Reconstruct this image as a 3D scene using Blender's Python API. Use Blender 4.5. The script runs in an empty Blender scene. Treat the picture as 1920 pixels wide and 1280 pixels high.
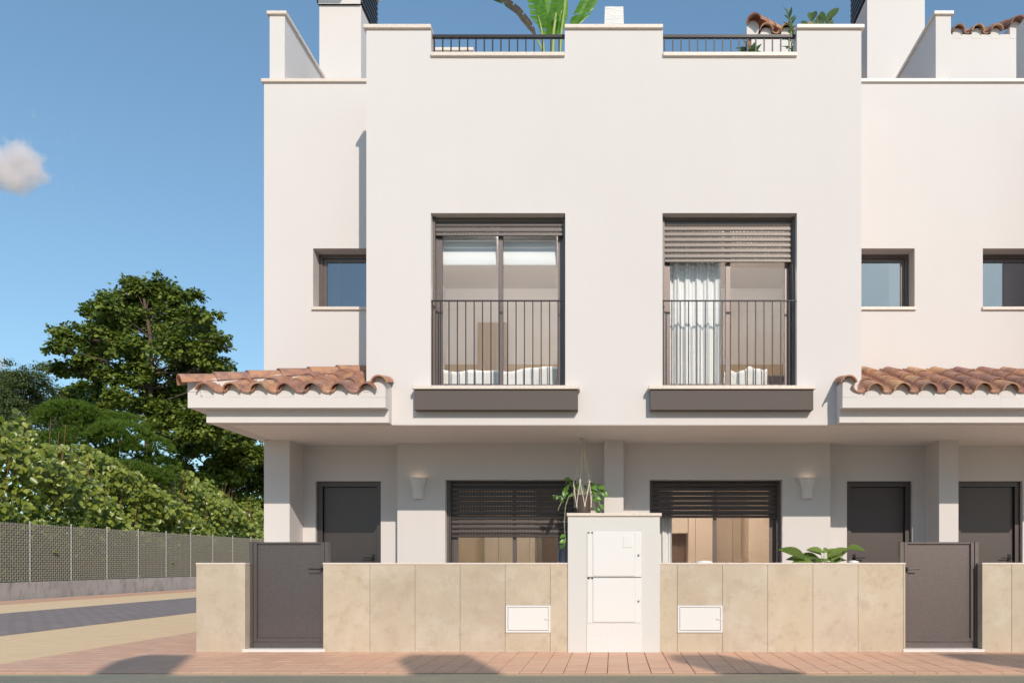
import bpy, math, random
from mathutils import Vector, Matrix

random.seed(7)
sc = bpy.context.scene
R = math.radians

# ------------------------------------------------------------------ camera
# one-point view: optical axis along +Y, eye 1 m above the pavement, lens shifted up and left
FPX, VX, VY, EYE = 1440.0, 1151.0, 1054.0, 1.0          # focal length (photo px), vanishing point (photo px), eye height
cam_data = bpy.data.cameras.new('camera')
cam_data.sensor_width = 36.0
cam_data.lens = 36.0 * FPX / 1920.0
cam_data.shift_x = (960 - VX) / 1920.0
cam_data.shift_y = (VY - 640) / 1920.0
cam_data.clip_start = 0.05
cam_data.clip_end = 3000.0
cam = bpy.data.objects.new('camera', cam_data)
sc.collection.objects.link(cam)
cam.location = (0, 0, EYE)
cam.rotation_euler = (R(90), 0, 0)
sc.camera = cam

# ------------------------------------------------------------------ sky and sun
SUN = Vector((0.41, -1.0, 0.67)).normalized()            # from the scene towards the sun
world = bpy.data.worlds.new('World')
sc.world = world
world.use_nodes = True
wn = world.node_tree
sky = wn.nodes.new('ShaderNodeTexSky')
sky.sky_type = 'NISHITA'
sky.sun_disc = False
sky.sun_elevation = math.asin(SUN.z)
sky.sun_rotation = math.atan2(SUN.x, SUN.y)
sky.air_density = 1.0
sky.dust_density = 0.9
sky.ozone_density = 1.7
hs = wn.nodes.new('ShaderNodeHueSaturation')
hs.inputs['Saturation'].default_value = 1.05
wn.links.new(sky.outputs[0], hs.inputs['Color'])
tint = wn.nodes.new('ShaderNodeVectorMath')
tint.operation = 'MULTIPLY'
tint.inputs[1].default_value = (0.95, 1.19, 1.27)
gam = wn.nodes.new('ShaderNodeGamma')
gam.inputs['Gamma'].default_value = 0.75
wn.links.new(hs.outputs[0], gam.inputs['Color'])
wn.links.new(gam.outputs[0], tint.inputs[0])
wn.links.new(tint.outputs[0], wn.nodes['Background'].inputs[0])
wn.nodes['Background'].inputs[1].default_value = 0.142

sun_data = bpy.data.lights.new('sun', 'SUN')
sun_data.energy = 2.65
sun_data.angle = R(0.45)
sun_data.color = (1.0, 0.89, 0.765)
sun = bpy.data.objects.new('sun', sun_data)
sc.collection.objects.link(sun)
sun.rotation_euler = SUN.to_track_quat('Z', 'Y').to_euler()
sun.location = SUN * 60

sc.view_settings.view_transform = 'Standard'
sc.view_settings.look = 'None'
sc.view_settings.exposure = 0.38
sc.view_settings.gamma = 1.0
sc.view_settings.use_curve_mapping = False
sc.cycles.max_bounces = 10
sc.cycles.diffuse_bounces = 5
sc.cycles.volume_bounces = 6
sc.cycles.transparent_max_bounces = 24
sc.cycles.use_denoising = True
sc.cycles.caustics_reflective = False
sc.cycles.caustics_refractive = False

# ------------------------------------------------------------------ distances of the main planes (metres from the camera)
DW, DF, DG, DH, DK = 8.571, 9.114, 10.252, 10.488, 10.697   # garden wall, front block, wing + columns, window wall, door wall
DU, DL, DT = 8.861, 8.984, 8.80                              # canopy fascia upper / lower band, tile edge


def wx(px, D): return (px - VX) * D / FPX
def wz(py, D): return EYE + (VY - py) * D / FPX


# ------------------------------------------------------------------ materials
MATS = {}


def mat(name, col, rough=0.8, metal=0.0, spec=0.5, var=None, bump=None, island=None, objvar=None, coat=0.0, layers=()):
    """procedural Principled material. layers: (scale, colour, lo, hi, strength[, stretch]) noise stains; bump: (scale, strength)
    island / objvar: list of colours picked per loose piece / per object"""
    if name in MATS:
        return MATS[name]
    m = bpy.data.materials.new(name)
    m.use_nodes = True
    nt = m.node_tree
    N, L = nt.nodes, nt.links
    b = N['Principled BSDF']
    b.inputs['Roughness'].default_value = rough
    b.inputs['Metallic'].default_value = metal
    b.inputs['Specular IOR Level'].default_value = spec
    b.inputs['Coat Weight'].default_value = coat
    geo = N.new('ShaderNodeNewGeometry')
    cur = None
    rgb = N.new('ShaderNodeRGB')
    rgb.outputs[0].default_value = (*col, 1)
    cur = rgb.outputs[0]
    if island or objvar:
        cols = island or objvar
        ramp = N.new('ShaderNodeValToRGB')
        el = ramp.color_ramp.elements
        while len(el) < len(cols):
            el.new(0.5)
        for i, c in enumerate(cols):
            el[i].position = i / (len(cols) - 1)
            el[i].color = (*c, 1)
        oi = N.new('ShaderNodeObjectInfo')
        if island:
            ad = N.new('ShaderNodeMath'); ad.operation = 'ADD'
            fr = N.new('ShaderNodeMath'); fr.operation = 'FRACT'
            L.new(geo.outputs['Random Per Island'], ad.inputs[0])
            L.new(oi.outputs['Random'], ad.inputs[1])
            L.new(ad.outputs[0], fr.inputs[0])
            L.new(fr.outputs[0], ramp.inputs[0])
        else:
            L.new(oi.outputs['Random'], ramp.inputs[0])
        cur = ramp.outputs[0]
    def pos(stretch):
        if not stretch:
            return geo.outputs['Position']
        mp = N.new('ShaderNodeVectorMath'); mp.operation = 'MULTIPLY'
        mp.inputs[1].default_value = stretch
        L.new(geo.outputs['Position'], mp.inputs[0])
        return mp.outputs[0]
    for ly in layers:
        scale, c2, lo, hi, strength = ly[:5]
        nz = N.new('ShaderNodeTexNoise')
        nz.inputs['Scale'].default_value = scale
        nz.inputs['Detail'].default_value = 6
        nz.inputs['Roughness'].default_value = 0.62
        L.new(pos(ly[5] if len(ly) > 5 else None), nz.inputs['Vector'])
        mr = N.new('ShaderNodeMapRange')
        mr.inputs['From Min'].default_value = lo
        mr.inputs['From Max'].default_value = hi
        mr.inputs['To Max'].default_value = strength
        L.new(nz.outputs['Fac'], mr.inputs['Value'])
        mx = N.new('ShaderNodeMix'); mx.data_type = 'RGBA'
        L.new(mr.outputs[0], mx.inputs['Factor'])
        L.new(cur, mx.inputs['A'])
        mx.inputs['B'].default_value = (*c2, 1)
        cur = mx.outputs['Result']
    L.new(cur, b.inputs['Base Color'])
    if bump:
        nz = N.new('ShaderNodeTexNoise')
        nz.inputs['Scale'].default_value = bump[0]
        nz.inputs['Detail'].default_value = 5
        L.new(pos(bump[2] if len(bump) > 2 else None), nz.inputs['Vector'])
        bp = N.new('ShaderNodeBump')
        bp.inputs['Strength'].default_value = bump[1]
        bp.inputs['Distance'].default_value = bump[3] if len(bump) > 3 else 0.004
        L.new(nz.outputs['Fac'], bp.inputs['Height'])
        L.new(bp.outputs[0], b.inputs['Normal'])
    MATS[name] = m
    return m


def leaf_mat(name, cols, rough=0.4, trans=0.3, tcol=(0.3, 0.5, 0.05), spec=0.5):
    m = mat(name, cols[0], rough=rough, spec=spec, island=cols)
    nt = m.node_tree; N, L = nt.nodes, nt.links
    b = N['Principled BSDF']
    tr = N.new('ShaderNodeBsdfTranslucent'); tr.inputs[0].default_value = (*tcol, 1)
    ms = N.new('ShaderNodeMixShader'); ms.inputs[0].default_value = trans
    L.new(b.outputs[0], ms.inputs[1]); L.new(tr.outputs[0], ms.inputs[2])
    L.new(ms.outputs[0], N['Material Output'].inputs[0])
    return m


def glass_mat(name, tint, base, ior=1.5, tilt=None):
    m = bpy.data.materials.new(name); m.use_nodes = True
    nt = m.node_tree; N, L = nt.nodes, nt.links
    N.remove(N['Principled BSDF'])
    t = N.new('ShaderNodeBsdfTransparent'); t.inputs[0].default_value = (*tint, 1)
    g = N.new('ShaderNodeBsdfGlossy'); g.inputs['Roughness'].default_value = 0.0
    geo = N.new('ShaderNodeNewGeometry')
    dt = N.new('ShaderNodeVectorMath'); dt.operation = 'DOT_PRODUCT'
    L.new(geo.outputs['Normal'], dt.inputs[0]); L.new(geo.outputs['Incoming'], dt.inputs[1])
    ab = N.new('ShaderNodeMath'); ab.operation = 'ABSOLUTE'; L.new(dt.outputs['Value'], ab.inputs[0])
    om = N.new('ShaderNodeMath'); om.operation = 'SUBTRACT'; om.inputs[0].default_value = 1.0; L.new(ab.outputs[0], om.inputs[1])
    f = N.new('ShaderNodeMath'); f.operation = 'POWER'; f.inputs[1].default_value = 5.0; L.new(om.outputs[0], f.inputs[0])
    a = N.new('ShaderNodeMath'); a.operation = 'MULTIPLY_ADD'; a.use_clamp = True; a.inputs[1].default_value = 1.0 - base; a.inputs[2].default_value = base
    ms = N.new('ShaderNodeMixShader')
    L.new(f.outputs[0], a.inputs[0]); L.new(a.outputs[0], ms.inputs[0])
    L.new(t.outputs[0], ms.inputs[1]); L.new(g.outputs[0], ms.inputs[2])
    L.new(ms.outputs[0], N['Material Output'].inputs[0])
    return m


STUCCO = mat('white_render', (0.70, 0.66, 0.645), rough=0.9, spec=0.2, bump=(55, 0.25, None, 0.004),
             layers=[(0.5, (0.665, 0.62, 0.61), 0.4, 0.7, 0.5), (3.0, (0.68, 0.635, 0.62), 0.45, 0.75, 0.5, (1, 1, 0.15))])
SOFFIT = mat('bounce_lit_render', (0.83, 0.775, 0.745), rough=0.9, spec=0.2)  # wall render lightened: bounced ground light put into the porch ceiling's colour
MORTAR = mat('white_mortar', (0.69, 0.65, 0.635), rough=0.95, spec=0.1, bump=(60, 0.5))
COPE = mat('cream_marble_coping', (0.74, 0.64, 0.56), rough=0.45, layers=[(35, (0.5, 0.36, 0.3), 0.52, 0.72, 0.6), (90, (0.85, 0.8, 0.75), 0.5, 0.6, 0.5)])
STEP = mat('white_marble_step', (0.76, 0.72, 0.68), rough=0.45, layers=[(50, (0.5, 0.4, 0.35), 0.55, 0.75, 0.5)])
STONE = mat('beige_stone_cladding', (0.52, 0.435, 0.335), rough=0.55, spec=0.3, bump=(70, 0.2),
            objvar=[(0.545, 0.465, 0.36), (0.585, 0.49, 0.365), (0.52, 0.44, 0.34), (0.60, 0.515, 0.41)],
            layers=[(1.7, (0.45, 0.36, 0.275), 0.46, 0.66, 0.55), (2.6, (0.64, 0.575, 0.49), 0.5, 0.68, 0.5), (8, (0.42, 0.335, 0.24), 0.52, 0.7, 0.5),
                    (80, (0.34, 0.26, 0.19), 0.58, 0.75, 0.5)])
METAL = mat('brown_grey_powder_coat', (0.172, 0.14, 0.134), rough=0.46, metal=0.85, spec=0.6, bump=(420, 0.25, None, 0.002),
            layers=[(200, (0.30, 0.265, 0.245), 0.5, 0.68, 0.8)])
BOXM = mat('matt_brown_grey_sheet', (0.125, 0.103, 0.095), rough=0.75, spec=0.3, bump=(300, 0.15, None, 0.002))
DARKM = mat('dark_grey_metal', (0.115, 0.098, 0.094), rough=0.47, metal=0.85, spec=0.5, bump=(420, 0.1, None, 0.002))
RAILM = mat('black_rail_metal', (0.03, 0.027, 0.028), rough=0.45, metal=0.3)
BLACK = mat('black_fitting', (0.015, 0.015, 0.016), rough=0.35)
WHITEP = mat('white_enamel', (0.77, 0.765, 0.75), rough=0.4)
WHITEG = mat('white_textured_panel', (0.73, 0.725, 0.71), rough=0.7, bump=(45, 0.6))
SEAM = mat('grey_seal', (0.16, 0.155, 0.15), rough=0.8)
TILE = mat('clay_roof_tile', (0.42, 0.2, 0.12), rough=0.8, spec=0.25, bump=(40, 0.4),
           objvar=[(0.46, 0.235, 0.15), (0.32, 0.17, 0.135), (0.54, 0.285, 0.165), (0.39, 0.21, 0.155), (0.66, 0.39, 0.20), (0.36, 0.18, 0.135), (0.52, 0.265, 0.155)],
           layers=[(7, (0.17, 0.115, 0.125), 0.48, 0.64, 0.72), (9, (0.50, 0.36, 0.29), 0.56, 0.72, 0.55), (5, (0.55, 0.29, 0.15), 0.55, 0.75, 0.6)])
WINGLASS = glass_mat('clear_window_glass', (0.985, 0.99, 0.99), 0.035)
BATHGLASS = glass_mat('reflective_window_glass', (0.75, 0.77, 0.82), 0.24)
ROOMW = mat('white_room_paint', (0.86, 0.835, 0.815), rough=0.9)
WOODT = mat('tan_wood_panel', (0.52, 0.415, 0.305), rough=0.55, layers=[(4, (0.46, 0.34, 0.23), 0.45, 0.7, 0.4, (6, 6, 0.4))])
WOODL = mat('light_wood_panel', (0.62, 0.47, 0.31), rough=0.55, layers=[(4, (0.52, 0.38, 0.24), 0.45, 0.7, 0.3, (6, 6, 0.4))])
WOODD = mat('brown_wood_panel', (0.20, 0.125, 0.08), rough=0.5, layers=[(4, (0.13, 0.08, 0.05), 0.45, 0.7, 0.5, (8, 8, 0.4))])
FLOORW = mat('oak_floor', (0.62, 0.48, 0.35), rough=0.5, layers=[(3, (0.40, 0.28, 0.18), 0.4, 0.7, 0.5, (8, 0.6, 1))])
CLOTH = mat('white_cloth', (0.84, 0.82, 0.80), rough=0.95, bump=(9, 0.5, None, 0.03))
BLIND = mat('white_blind_fabric', (0.86, 0.87, 0.88), rough=0.9)
ROPE = mat('cotton_cord', (0.74, 0.66, 0.56), rough=0.95, bump=(300, 0.5))
POTD = mat('dark_brown_pot', (0.085, 0.06, 0.05), rough=0.55)
POTW = mat('white_ceramic', (0.82, 0.81, 0.79), rough=0.3)
SOIL = mat('potting_soil', (0.05, 0.035, 0.025), rough=1.0)
POTLEAF = leaf_mat('pothos_leaf', [(0.05, 0.13, 0.025), (0.10, 0.24, 0.04), (0.16, 0.34, 0.06), (0.035, 0.085, 0.025)], rough=0.35, trans=0.3, tcol=(0.25, 0.5, 0.06))
VINE = mat('vine_stem', (0.45, 0.48, 0.28), rough=0.7)
RUBLEAF = leaf_mat('rubber_plant_leaf', [(0.022, 0.045, 0.016), (0.04, 0.075, 0.02), (0.065, 0.11, 0.03)], rough=0.4, trans=0.2, tcol=(0.3, 0.45, 0.06))
BIGLEAF = leaf_mat('broad_plant_leaf', [(0.04, 0.07, 0.02), (0.10, 0.16, 0.035), (0.17, 0.25, 0.06), (0.21, 0.29, 0.075)], rough=0.35, trans=0.2, tcol=(0.3, 0.45, 0.06))
BANLEAF = leaf_mat('banana_leaf', [(0.05, 0.13, 0.02), (0.09, 0.22, 0.03), (0.13, 0.28, 0.04)], rough=0.3, trans=0.4, tcol=(0.35, 0.65, 0.04))
BANSTEM = mat('banana_stalk', (0.30, 0.38, 0.10), rough=0.5)
DRYLEAF = leaf_mat('banana_leaf_dry', [(0.20, 0.15, 0.11), (0.26, 0.20, 0.15)], rough=0.6, trans=0.1, tcol=(0.3, 0.2, 0.1))
MAPLE = leaf_mat('maple_leaf', [(0.04, 0.07, 0.011), (0.085, 0.125, 0.016), (0.13, 0.175, 0.024), (0.20, 0.24, 0.036), (0.06, 0.10, 0.014)], rough=0.45, trans=0.2, tcol=(0.22, 0.30, 0.03), spec=0.35)
OLIVE = leaf_mat('small_grey_green_leaf', [(0.05, 0.075, 0.025), (0.08, 0.11, 0.04), (0.11, 0.14, 0.05)], rough=0.5, trans=0.2, tcol=(0.25, 0.32, 0.06), spec=0.3)
HEDGE = leaf_mat('hedge_leaf', [(0.06, 0.09, 0.016), (0.16, 0.205, 0.03), (0.235, 0.28, 0.042), (0.33, 0.365, 0.07), (0.10, 0.135, 0.02)], rough=0.33, trans=0.22, tcol=(0.32, 0.42, 0.05))
PINE = leaf_mat('pine_needle', [(0.06, 0.105, 0.012), (0.09, 0.15, 0.016), (0.125, 0.19, 0.022)], rough=0.55, trans=0.15, tcol=(0.1, 0.3, 0.03), spec=0.25)
HERB = leaf_mat('herb_leaf', [(0.05, 0.10, 0.02), (0.08, 0.15, 0.03), (0.11, 0.19, 0.035)], rough=0.5, trans=0.25)
BARK = mat('tree_bark', (0.11, 0.075, 0.055), rough=0.95, bump=(14, 0.8, None, 0.03), layers=[(9, (0.2, 0.15, 0.12), 0.5, 0.7, 0.6)])
STEMR = mat('reddish_hedge_stem', (0.22, 0.105, 0.055), rough=0.8)
CONC = mat('rough_concrete', (0.43, 0.39, 0.365), rough=0.95, bump=(20, 0.6, None, 0.01),
           layers=[(5, (0.20, 0.175, 0.165), 0.48, 0.7, 0.7, (1, 1, 0.5)), (28, (0.42, 0.39, 0.375), 0.52, 0.7, 0.6), (1.0, (0.25, 0.22, 0.21), 0.45, 0.7, 0.5)])
GALV = mat('galvanised_post', (0.40, 0.39, 0.38), rough=0.55, metal=0.2)
WEAVE = mat('grey_woven_screen', (0.215, 0.195, 0.155), rough=0.75, layers=[(3, (0.17, 0.165, 0.13), 0.45, 0.7, 0.6)])
WEAVEV = mat('pale_fence_wire', (0.35, 0.32, 0.26), rough=0.6)
PAVE = mat('terracotta_paving', (0.70, 0.43, 0.30), rough=0.6, spec=0.25, bump=(60, 0.15),
           island=[(0.67, 0.40, 0.275), (0.71, 0.43, 0.295), (0.69, 0.425, 0.295), (0.65, 0.385, 0.265), (0.72, 0.45, 0.32)],
           layers=[(1.2, (0.68, 0.45, 0.32), 0.42, 0.7, 0.5), (50, (0.5, 0.3, 0.21), 0.5, 0.75, 0.35)])
GROUT = mat('paving_joint', (0.24, 0.13, 0.095), rough=0.95)
SAND = mat('cream_road_surface', (0.84, 0.605, 0.37), rough=0.9, spec=0.12, bump=(30, 0.5, None, 0.006),
           layers=[(6, (0.55, 0.42, 0.27), 0.45, 0.7, 0.55, (0.35, 3, 1)), (60, (0.45, 0.35, 0.24), 0.5, 0.7, 0.5), (40, (0.75, 0.64, 0.46), 0.6, 0.72, 0.6, (0.5, 2, 1))])
DIRT = mat('dry_earth', (0.30, 0.25, 0.17), rough=1.0, bump=(4, 0.6, None, 0.05), layers=[(2, (0.16, 0.17, 0.08), 0.45, 0.65, 0.7)])
CLAYPIPE = mat('rust_brown_pipe', (0.22, 0.09, 0.055), rough=0.6)


def brick_mat(name, c1, c2, mortar, sx, sy, rough):
    m = bpy.data.materials.new(name); m.use_nodes = True
    N, L = m.node_tree.nodes, m.node_tree.links
    b = N['Principled BSDF']; b.inputs['Roughness'].default_value = rough
    geo = N.new('ShaderNodeNewGeometry')
    br = N.new('ShaderNodeTexBrick')
    br.inputs['Color1'].default_value = (*c1, 1); br.inputs['Color2'].default_value = (*c2, 1); br.inputs['Mortar'].default_value = (*mortar, 1)
    br.inputs['Scale'].default_value = 1.0
    br.inputs['Brick Width'].default_value = sx; br.inputs['Row Height'].default_value = sy; br.inputs['Mortar Size'].default_value = 0.012
    L.new(geo.outputs['Position'], br.inputs['Vector'])
    nz = N.new('ShaderNodeTexNoise'); nz.inputs['Scale'].default_value = 3.0; nz.inputs['Detail'].default_value = 5
    L.new(geo.outputs['Position'], nz.inputs['Vector'])
    mx = N.new('ShaderNodeMix'); mx.data_type = 'RGBA'; mx.blend_type = 'MULTIPLY'; mx.inputs['Factor'].default_value = 0.45
    L.new(br.outputs['Color'], mx.inputs['A']); L.new(nz.outputs['Color'], mx.inputs['B'])
    L.new(br.outputs['Color'], b.inputs['Base Color'])
    bp = N.new('ShaderNodeBump'); bp.inputs['Strength'].default_value = 0.6; bp.inputs['Distance'].default_value = 0.01; bp.invert = True
    L.new(br.outputs['Fac'], bp.inputs['Height']); L.new(bp.outputs[0], b.inputs['Normal'])
    return m


COBBLE = brick_mat('dark_cobble_paving', (0.26, 0.205, 0.19), (0.31, 0.25, 0.23), (0.17, 0.135, 0.125), 0.28, 0.18, 0.75)

# ------------------------------------------------------------------ mesh and object helpers
ORG = {}


class MB:
    def __init__(self):
        self.v, self.f = [], []

    def quad(self, a, b, c, d):
        n = len(self.v); self.v += [tuple(a), tuple(b), tuple(c), tuple(d)]; self.f.append((n, n + 1, n + 2, n + 3)); return self

    def tri(self, a, b, c):
        n = len(self.v); self.v += [tuple(a), tuple(b), tuple(c)]; self.f.append((n, n + 1, n + 2)); return self

    def box(self, x0, x1, y0, y1, z0, z1, cut=0.0):
        n = len(self.v)
        self.v += [(x0, y0, z0), (x1, y0, z0), (x1, y1, z0), (x0, y1, z0), (x0, y0, z1), (x1, y0, z1), (x1, y1, z1), (x0, y1, z1)]
        self.f += [tuple(n + i for i in q) for q in ((0, 3, 2, 1), (4, 5, 6, 7), (0, 1, 5, 4), (1, 2, 6, 5), (2, 3, 7, 6), (3, 0, 4, 7))]
        return self

    def cbox(self, x0, x1, y0, y1, z0, z1, c):
        """box whose front (-Y) edges are chamfered by c"""
        n = len(self.v)
        self.v += [(x0 + c, y0, z0 + c), (x1 - c, y0, z0 + c), (x1 - c, y0, z1 - c), (x0 + c, y0, z1 - c),
                   (x0, y0 + c, z0), (x1, y0 + c, z0), (x1, y0 + c, z1), (x0, y0 + c, z1),
                   (x0, y1, z0), (x1, y1, z0), (x1, y1, z1), (x0, y1, z1)]
        q = [(0, 1, 2, 3)]
        for i in range(4):
            j = (i + 1) % 4
            q += [(4 + i, 4 + j, j, i), (8 + i, 8 + j, 4 + j, 4 + i)]
        q.append((11, 10, 9, 8))
        self.f += [tuple(n + i for i in t) for t in q]
        return self

    def prism(self, pts, y0, y1):
        """polygon in XZ extruded along Y"""
        n = len(self.v); k = len(pts)
        self.v += [(x, y0, z) for x, z in pts] + [(x, y1, z) for x, z in pts]
        self.f.append(tuple(n + i for i in range(k)))
        self.f.append(tuple(n + k + i for i in reversed(range(k))))
        for i in range(k):
            j = (i + 1) % k
            self.f.append((n + j, n + i, n + k + i, n + k + j))
        return self

    def tube(self, pts, rad, sides=6, cap=True):
        pts = [Vector(p) for p in pts]
        if not hasattr(rad, '__len__'):
            rad = [rad] * len(pts)
        n = len(self.v)
        for i, p in enumerate(pts):
            d = (pts[min(i + 1, len(pts) - 1)] - pts[max(i - 1, 0)])
            d = d.normalized() if d.length > 1e-9 else Vector((0, 0, 1))
            u = d.cross(Vector((0, 0, 1)) if abs(d.z) < 0.9 else Vector((1, 0, 0))).normalized()
            w = d.cross(u)
            for k in range(sides):
                a = 2 * math.pi * k / sides
                self.v.append(tuple(p + u * (math.cos(a) * rad[i]) + w * (math.sin(a) * rad[i])))
        for i in range(len(pts) - 1):
            for k in range(sides):
                k2 = (k + 1) % sides
                self.f.append((n + i * sides + k, n + i * sides + k2, n + (i + 1) * sides + k2, n + (i + 1) * sides + k))
        if cap:
            self.f.append(tuple(n + k for k in reversed(range(sides))))
            self.f.append(tuple(n + (len(pts) - 1) * sides + k for k in range(sides)))
        return self

    def lathe(self, cx, cy, prof, seg=20, half=False, face=-1):
        """prof: list of (radius, z). half: only the half facing -Y"""
        n = len(self.v)
        m = seg + 1 if half else seg
        for r, z in prof:
            for k in range(m):
                a = math.pi * k / seg + math.pi if half else 2 * math.pi * k / seg
                self.v.append((cx + r * math.cos(a), cy + r * math.sin(a), z))
        for i in range(len(prof) - 1):
            for k in range(seg):
                k2 = k + 1 if half else (k + 1) % seg
                self.f.append((n + i * m + k, n + i * m + k2, n + (i + 1) * m + k2, n + (i + 1) * m + k))
        return self

    def mesh(self, name, o=(0, 0, 0)):
        me = bpy.data.meshes.new(name)
        me.from_pydata([(a - o[0], b - o[1], c - o[2]) for a, b, c in self.v], [], self.f)
        me.update()
        return me

    def build(self, name, m, parent=None, smooth=False, at=None):
        o = ORG.get(parent.name, (0, 0, 0)) if parent else (0, 0, 0)
        if at is None:
            at = o
        me = self.mesh(name, at)
        me.materials.append(m)
        if smooth:
            for p in me.polygons:
                p.use_smooth = True
        ob = bpy.data.objects.new(name, me)
        sc.collection.objects.link(ob)
        if parent:
            ob.parent = parent
        ob.location = (at[0] - o[0], at[1] - o[1], at[2] - o[2])
        ORG[ob.name] = at
        return ob


def tag(o, label, cat, group=None):
    o['label'] = label; o['category'] = cat
    if group:
        o['group'] = group
    return o


def thing(name, label, cat, loc, group=None):
    o = bpy.data.objects.new(name, None)
    o.empty_display_size = 0.2
    sc.collection.objects.link(o)
    o.location = loc
    ORG[o.name] = tuple(loc)
    return tag(o, label, cat, group)


def struct(o, kind='structure'):
    o['kind'] = kind
    return o


def inst(name, me, parent, loc, rot=(0, 0, 0), scale=(1, 1, 1)):
    """one more object on a shared mesh; loc in world metres"""
    ob = bpy.data.objects.new(name, me)
    sc.collection.objects.link(ob)
    o = ORG.get(parent.name, (0, 0, 0))
    ob.parent = parent
    ob.location = (loc[0] - o[0], loc[1] - o[1], loc[2] - o[2])
    ob.rotation_euler = rot
    ob.scale = scale
    return ob


def wall(mb, x0, x1, z0, z1, y0, y1, holes=()):
    """a slab in XZ of thickness y0..y1 with rectangular openings and notches, one clean mesh"""
    xs = sorted({x0, x1, *[min(max(h[i], x0), x1) for h in holes for i in (0, 1)]})
    zs = sorted({z0, z1, *[min(max(h[i], z0), z1) for h in holes for i in (2, 3)]})
    nx, nz = len(xs) - 1, len(zs) - 1
    def solid(i, j):
        if not (0 <= i < nx and 0 <= j < nz):
            return False
        cx, cz = (xs[i] + xs[i + 1]) / 2, (zs[j] + zs[j + 1]) / 2
        return not any(h[0] < cx < h[1] and h[2] < cz < h[3] for h in holes)
    for i in range(nx):
        for j in range(nz):
            if not solid(i, j):
                continue
            a, b, c, d = xs[i], xs[i + 1], zs[j], zs[j + 1]
            mb.quad((a, y0, c), (b, y0, c), (b, y0, d), (a, y0, d))
            mb.quad((b, y1, c), (a, y1, c), (a, y1, d), (b, y1, d))
            if not solid(i - 1, j): mb.quad((a, y1, c), (a, y0, c), (a, y0, d), (a, y1, d))
            if not solid(i + 1, j): mb.quad((b, y0, c), (b, y1, c), (b, y1, d), (b, y0, d))
            if not solid(i, j - 1): mb.quad((a, y1, c), (b, y1, c), (b, y0, c), (a, y0, c))
            if not solid(i, j + 1): mb.quad((a, y0, d), (b, y0, d), (b, y1, d), (a, y1, d))
    return mb


# ------------------------------------------------------------------ ground
mb = MB(); mb.quad((-900, -400, -0.05), (900, -400, -0.05), (900, 1500, -0.05), (-900, 1500, -0.05))
struct(mb.build('ground', DIRT))
mb = MB(); mb.box(-16.0, 26, -6.0, 60, -0.045, -0.012)
struct(mb.build('road', SAND))
mb = MB(); mb.box(-12.12, -8.44, 6.0, 60, -0.0119, -0.006)
struct(mb.build('cobbled_lane', COBBLE))
mb = MB(); mb.box(-15.98, -14.62, 6.0, 60, -0.0119, -0.004)
far_pave = struct(mb.build('far_pavement', PAVE))
pave = MB(); pave.box(-6.06, 20, 6.985, 8.60, -0.0119, -0.008); pave.box(-6.06, -4.66, 8.60, 60, -0.0119, -0.008)
pave = struct(pave.build('pavement', GROUT))
TS = 0.2


def tile_cells():
    cells = []
    for j in range(8):
        for i in range(131):
            cells.append((-6.06 + i * TS, 6.985 + j * TS))
    for j in range(8, 120):
        for i in range(7):
            cells.append((-6.06 + i * TS, 6.985 + j * TS))
    return cells


def in_view(x, y):
    px = VX + (x + 0.1) * FPX / y
    return -25 < px < 1945


tm = MB()
g = 0.003
for (a, b, z) in ((0, 0, 0),):
    tm.v += [(g, g, -0.008), (TS - g, g, -0.008), (TS - g, TS - g, -0.008), (g, TS - g, -0.008),
             (g + .002, g + .002, 0), (TS - g - .002, g + .002, 0), (TS - g - .002, TS - g - .002, 0), (g + .002, TS - g - .002, 0)]
    tm.f += [(4, 5, 6, 7), (0, 1, 5, 4), (1, 2, 6, 5), (2, 3, 7, 6), (3, 0, 4, 7)]
tile_me = tm.mesh('paving_tile'); tile_me.materials.append(PAVE)
cells = tile_cells()
seen = sorted([c for c in cells if in_view(*c)], key=lambda c: c[1])
near = set(seen[:300])
rest = MB()
for (x, y) in cells:
    dz = random.uniform(-.0012, .0012)
    if (x, y) in near:
        inst('paving_tile', tile_me, pave, (x, y, dz), (random.uniform(-.004, .004), random.uniform(-.003, .003), 0))
    else:
        n = len(rest.v)
        rest.v += [(x + vx, y + vy, vz + dz) for vx, vy, vz in tm.v]
        rest.f += [tuple(n + i for i in q) for q in tm.f]
struct(rest.build('paving_tiles', PAVE, pave), 'stuff')

mb = MB(); mb.box(-4.60, 7.5, 8.74, 16, -0.0119, 0.02)
struct(mb.build('porch_floor', mat('porch_tile', (0.68, 0.56, 0.48), rough=0.6)))

# ------------------------------------------------------------------ houses
FE = 2.937          # half width of the double front block
ZS = wz(796, DF)    # soffit / bottom of the front block
PARTY = 4.47
GRP = 'white terraced houses of the row'
house_l = thing('terraced_house', 'white end house with hipped clay tile canopy and two white blinds in its upper window', 'house', (-2.3, DF, 0), GRP)
house_m = thing('terraced_house', 'white middle house with a pale upper shutter half down over a white curtain', 'house', (2.3, DF, 0), GRP)
house_r = thing('terraced_house', 'white house cut by the right edge, one dark door showing beyond its pillar', 'house', (5.6, DF, 0), GRP)

ZTOP, ZLOW, ZWING = wz(49, DF) - 0.04, wz(101, DF) - 0.04, wz(150, DG) - 0.04
Z2T, Z2B = wz(399.5, DF), 3.085
W2A, W2B = 0.577, 2.172      # upper window opening |x|
GWT = wz(899, DH)
GWA, GWB = 0.488, 2.303      # ground window opening |x|
DRT = wz(901.5, DK)
DRA, DRB = wx(1588, DK), wx(1710.5, DK)
SWT, SWB = wz(465.7, DG), wz(577, DG)
SWA, SWB_X = 2.45, wx(1715, DG)


def mir(s, a, b):
    return (a, b) if s > 0 else (-b, -a)


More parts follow.
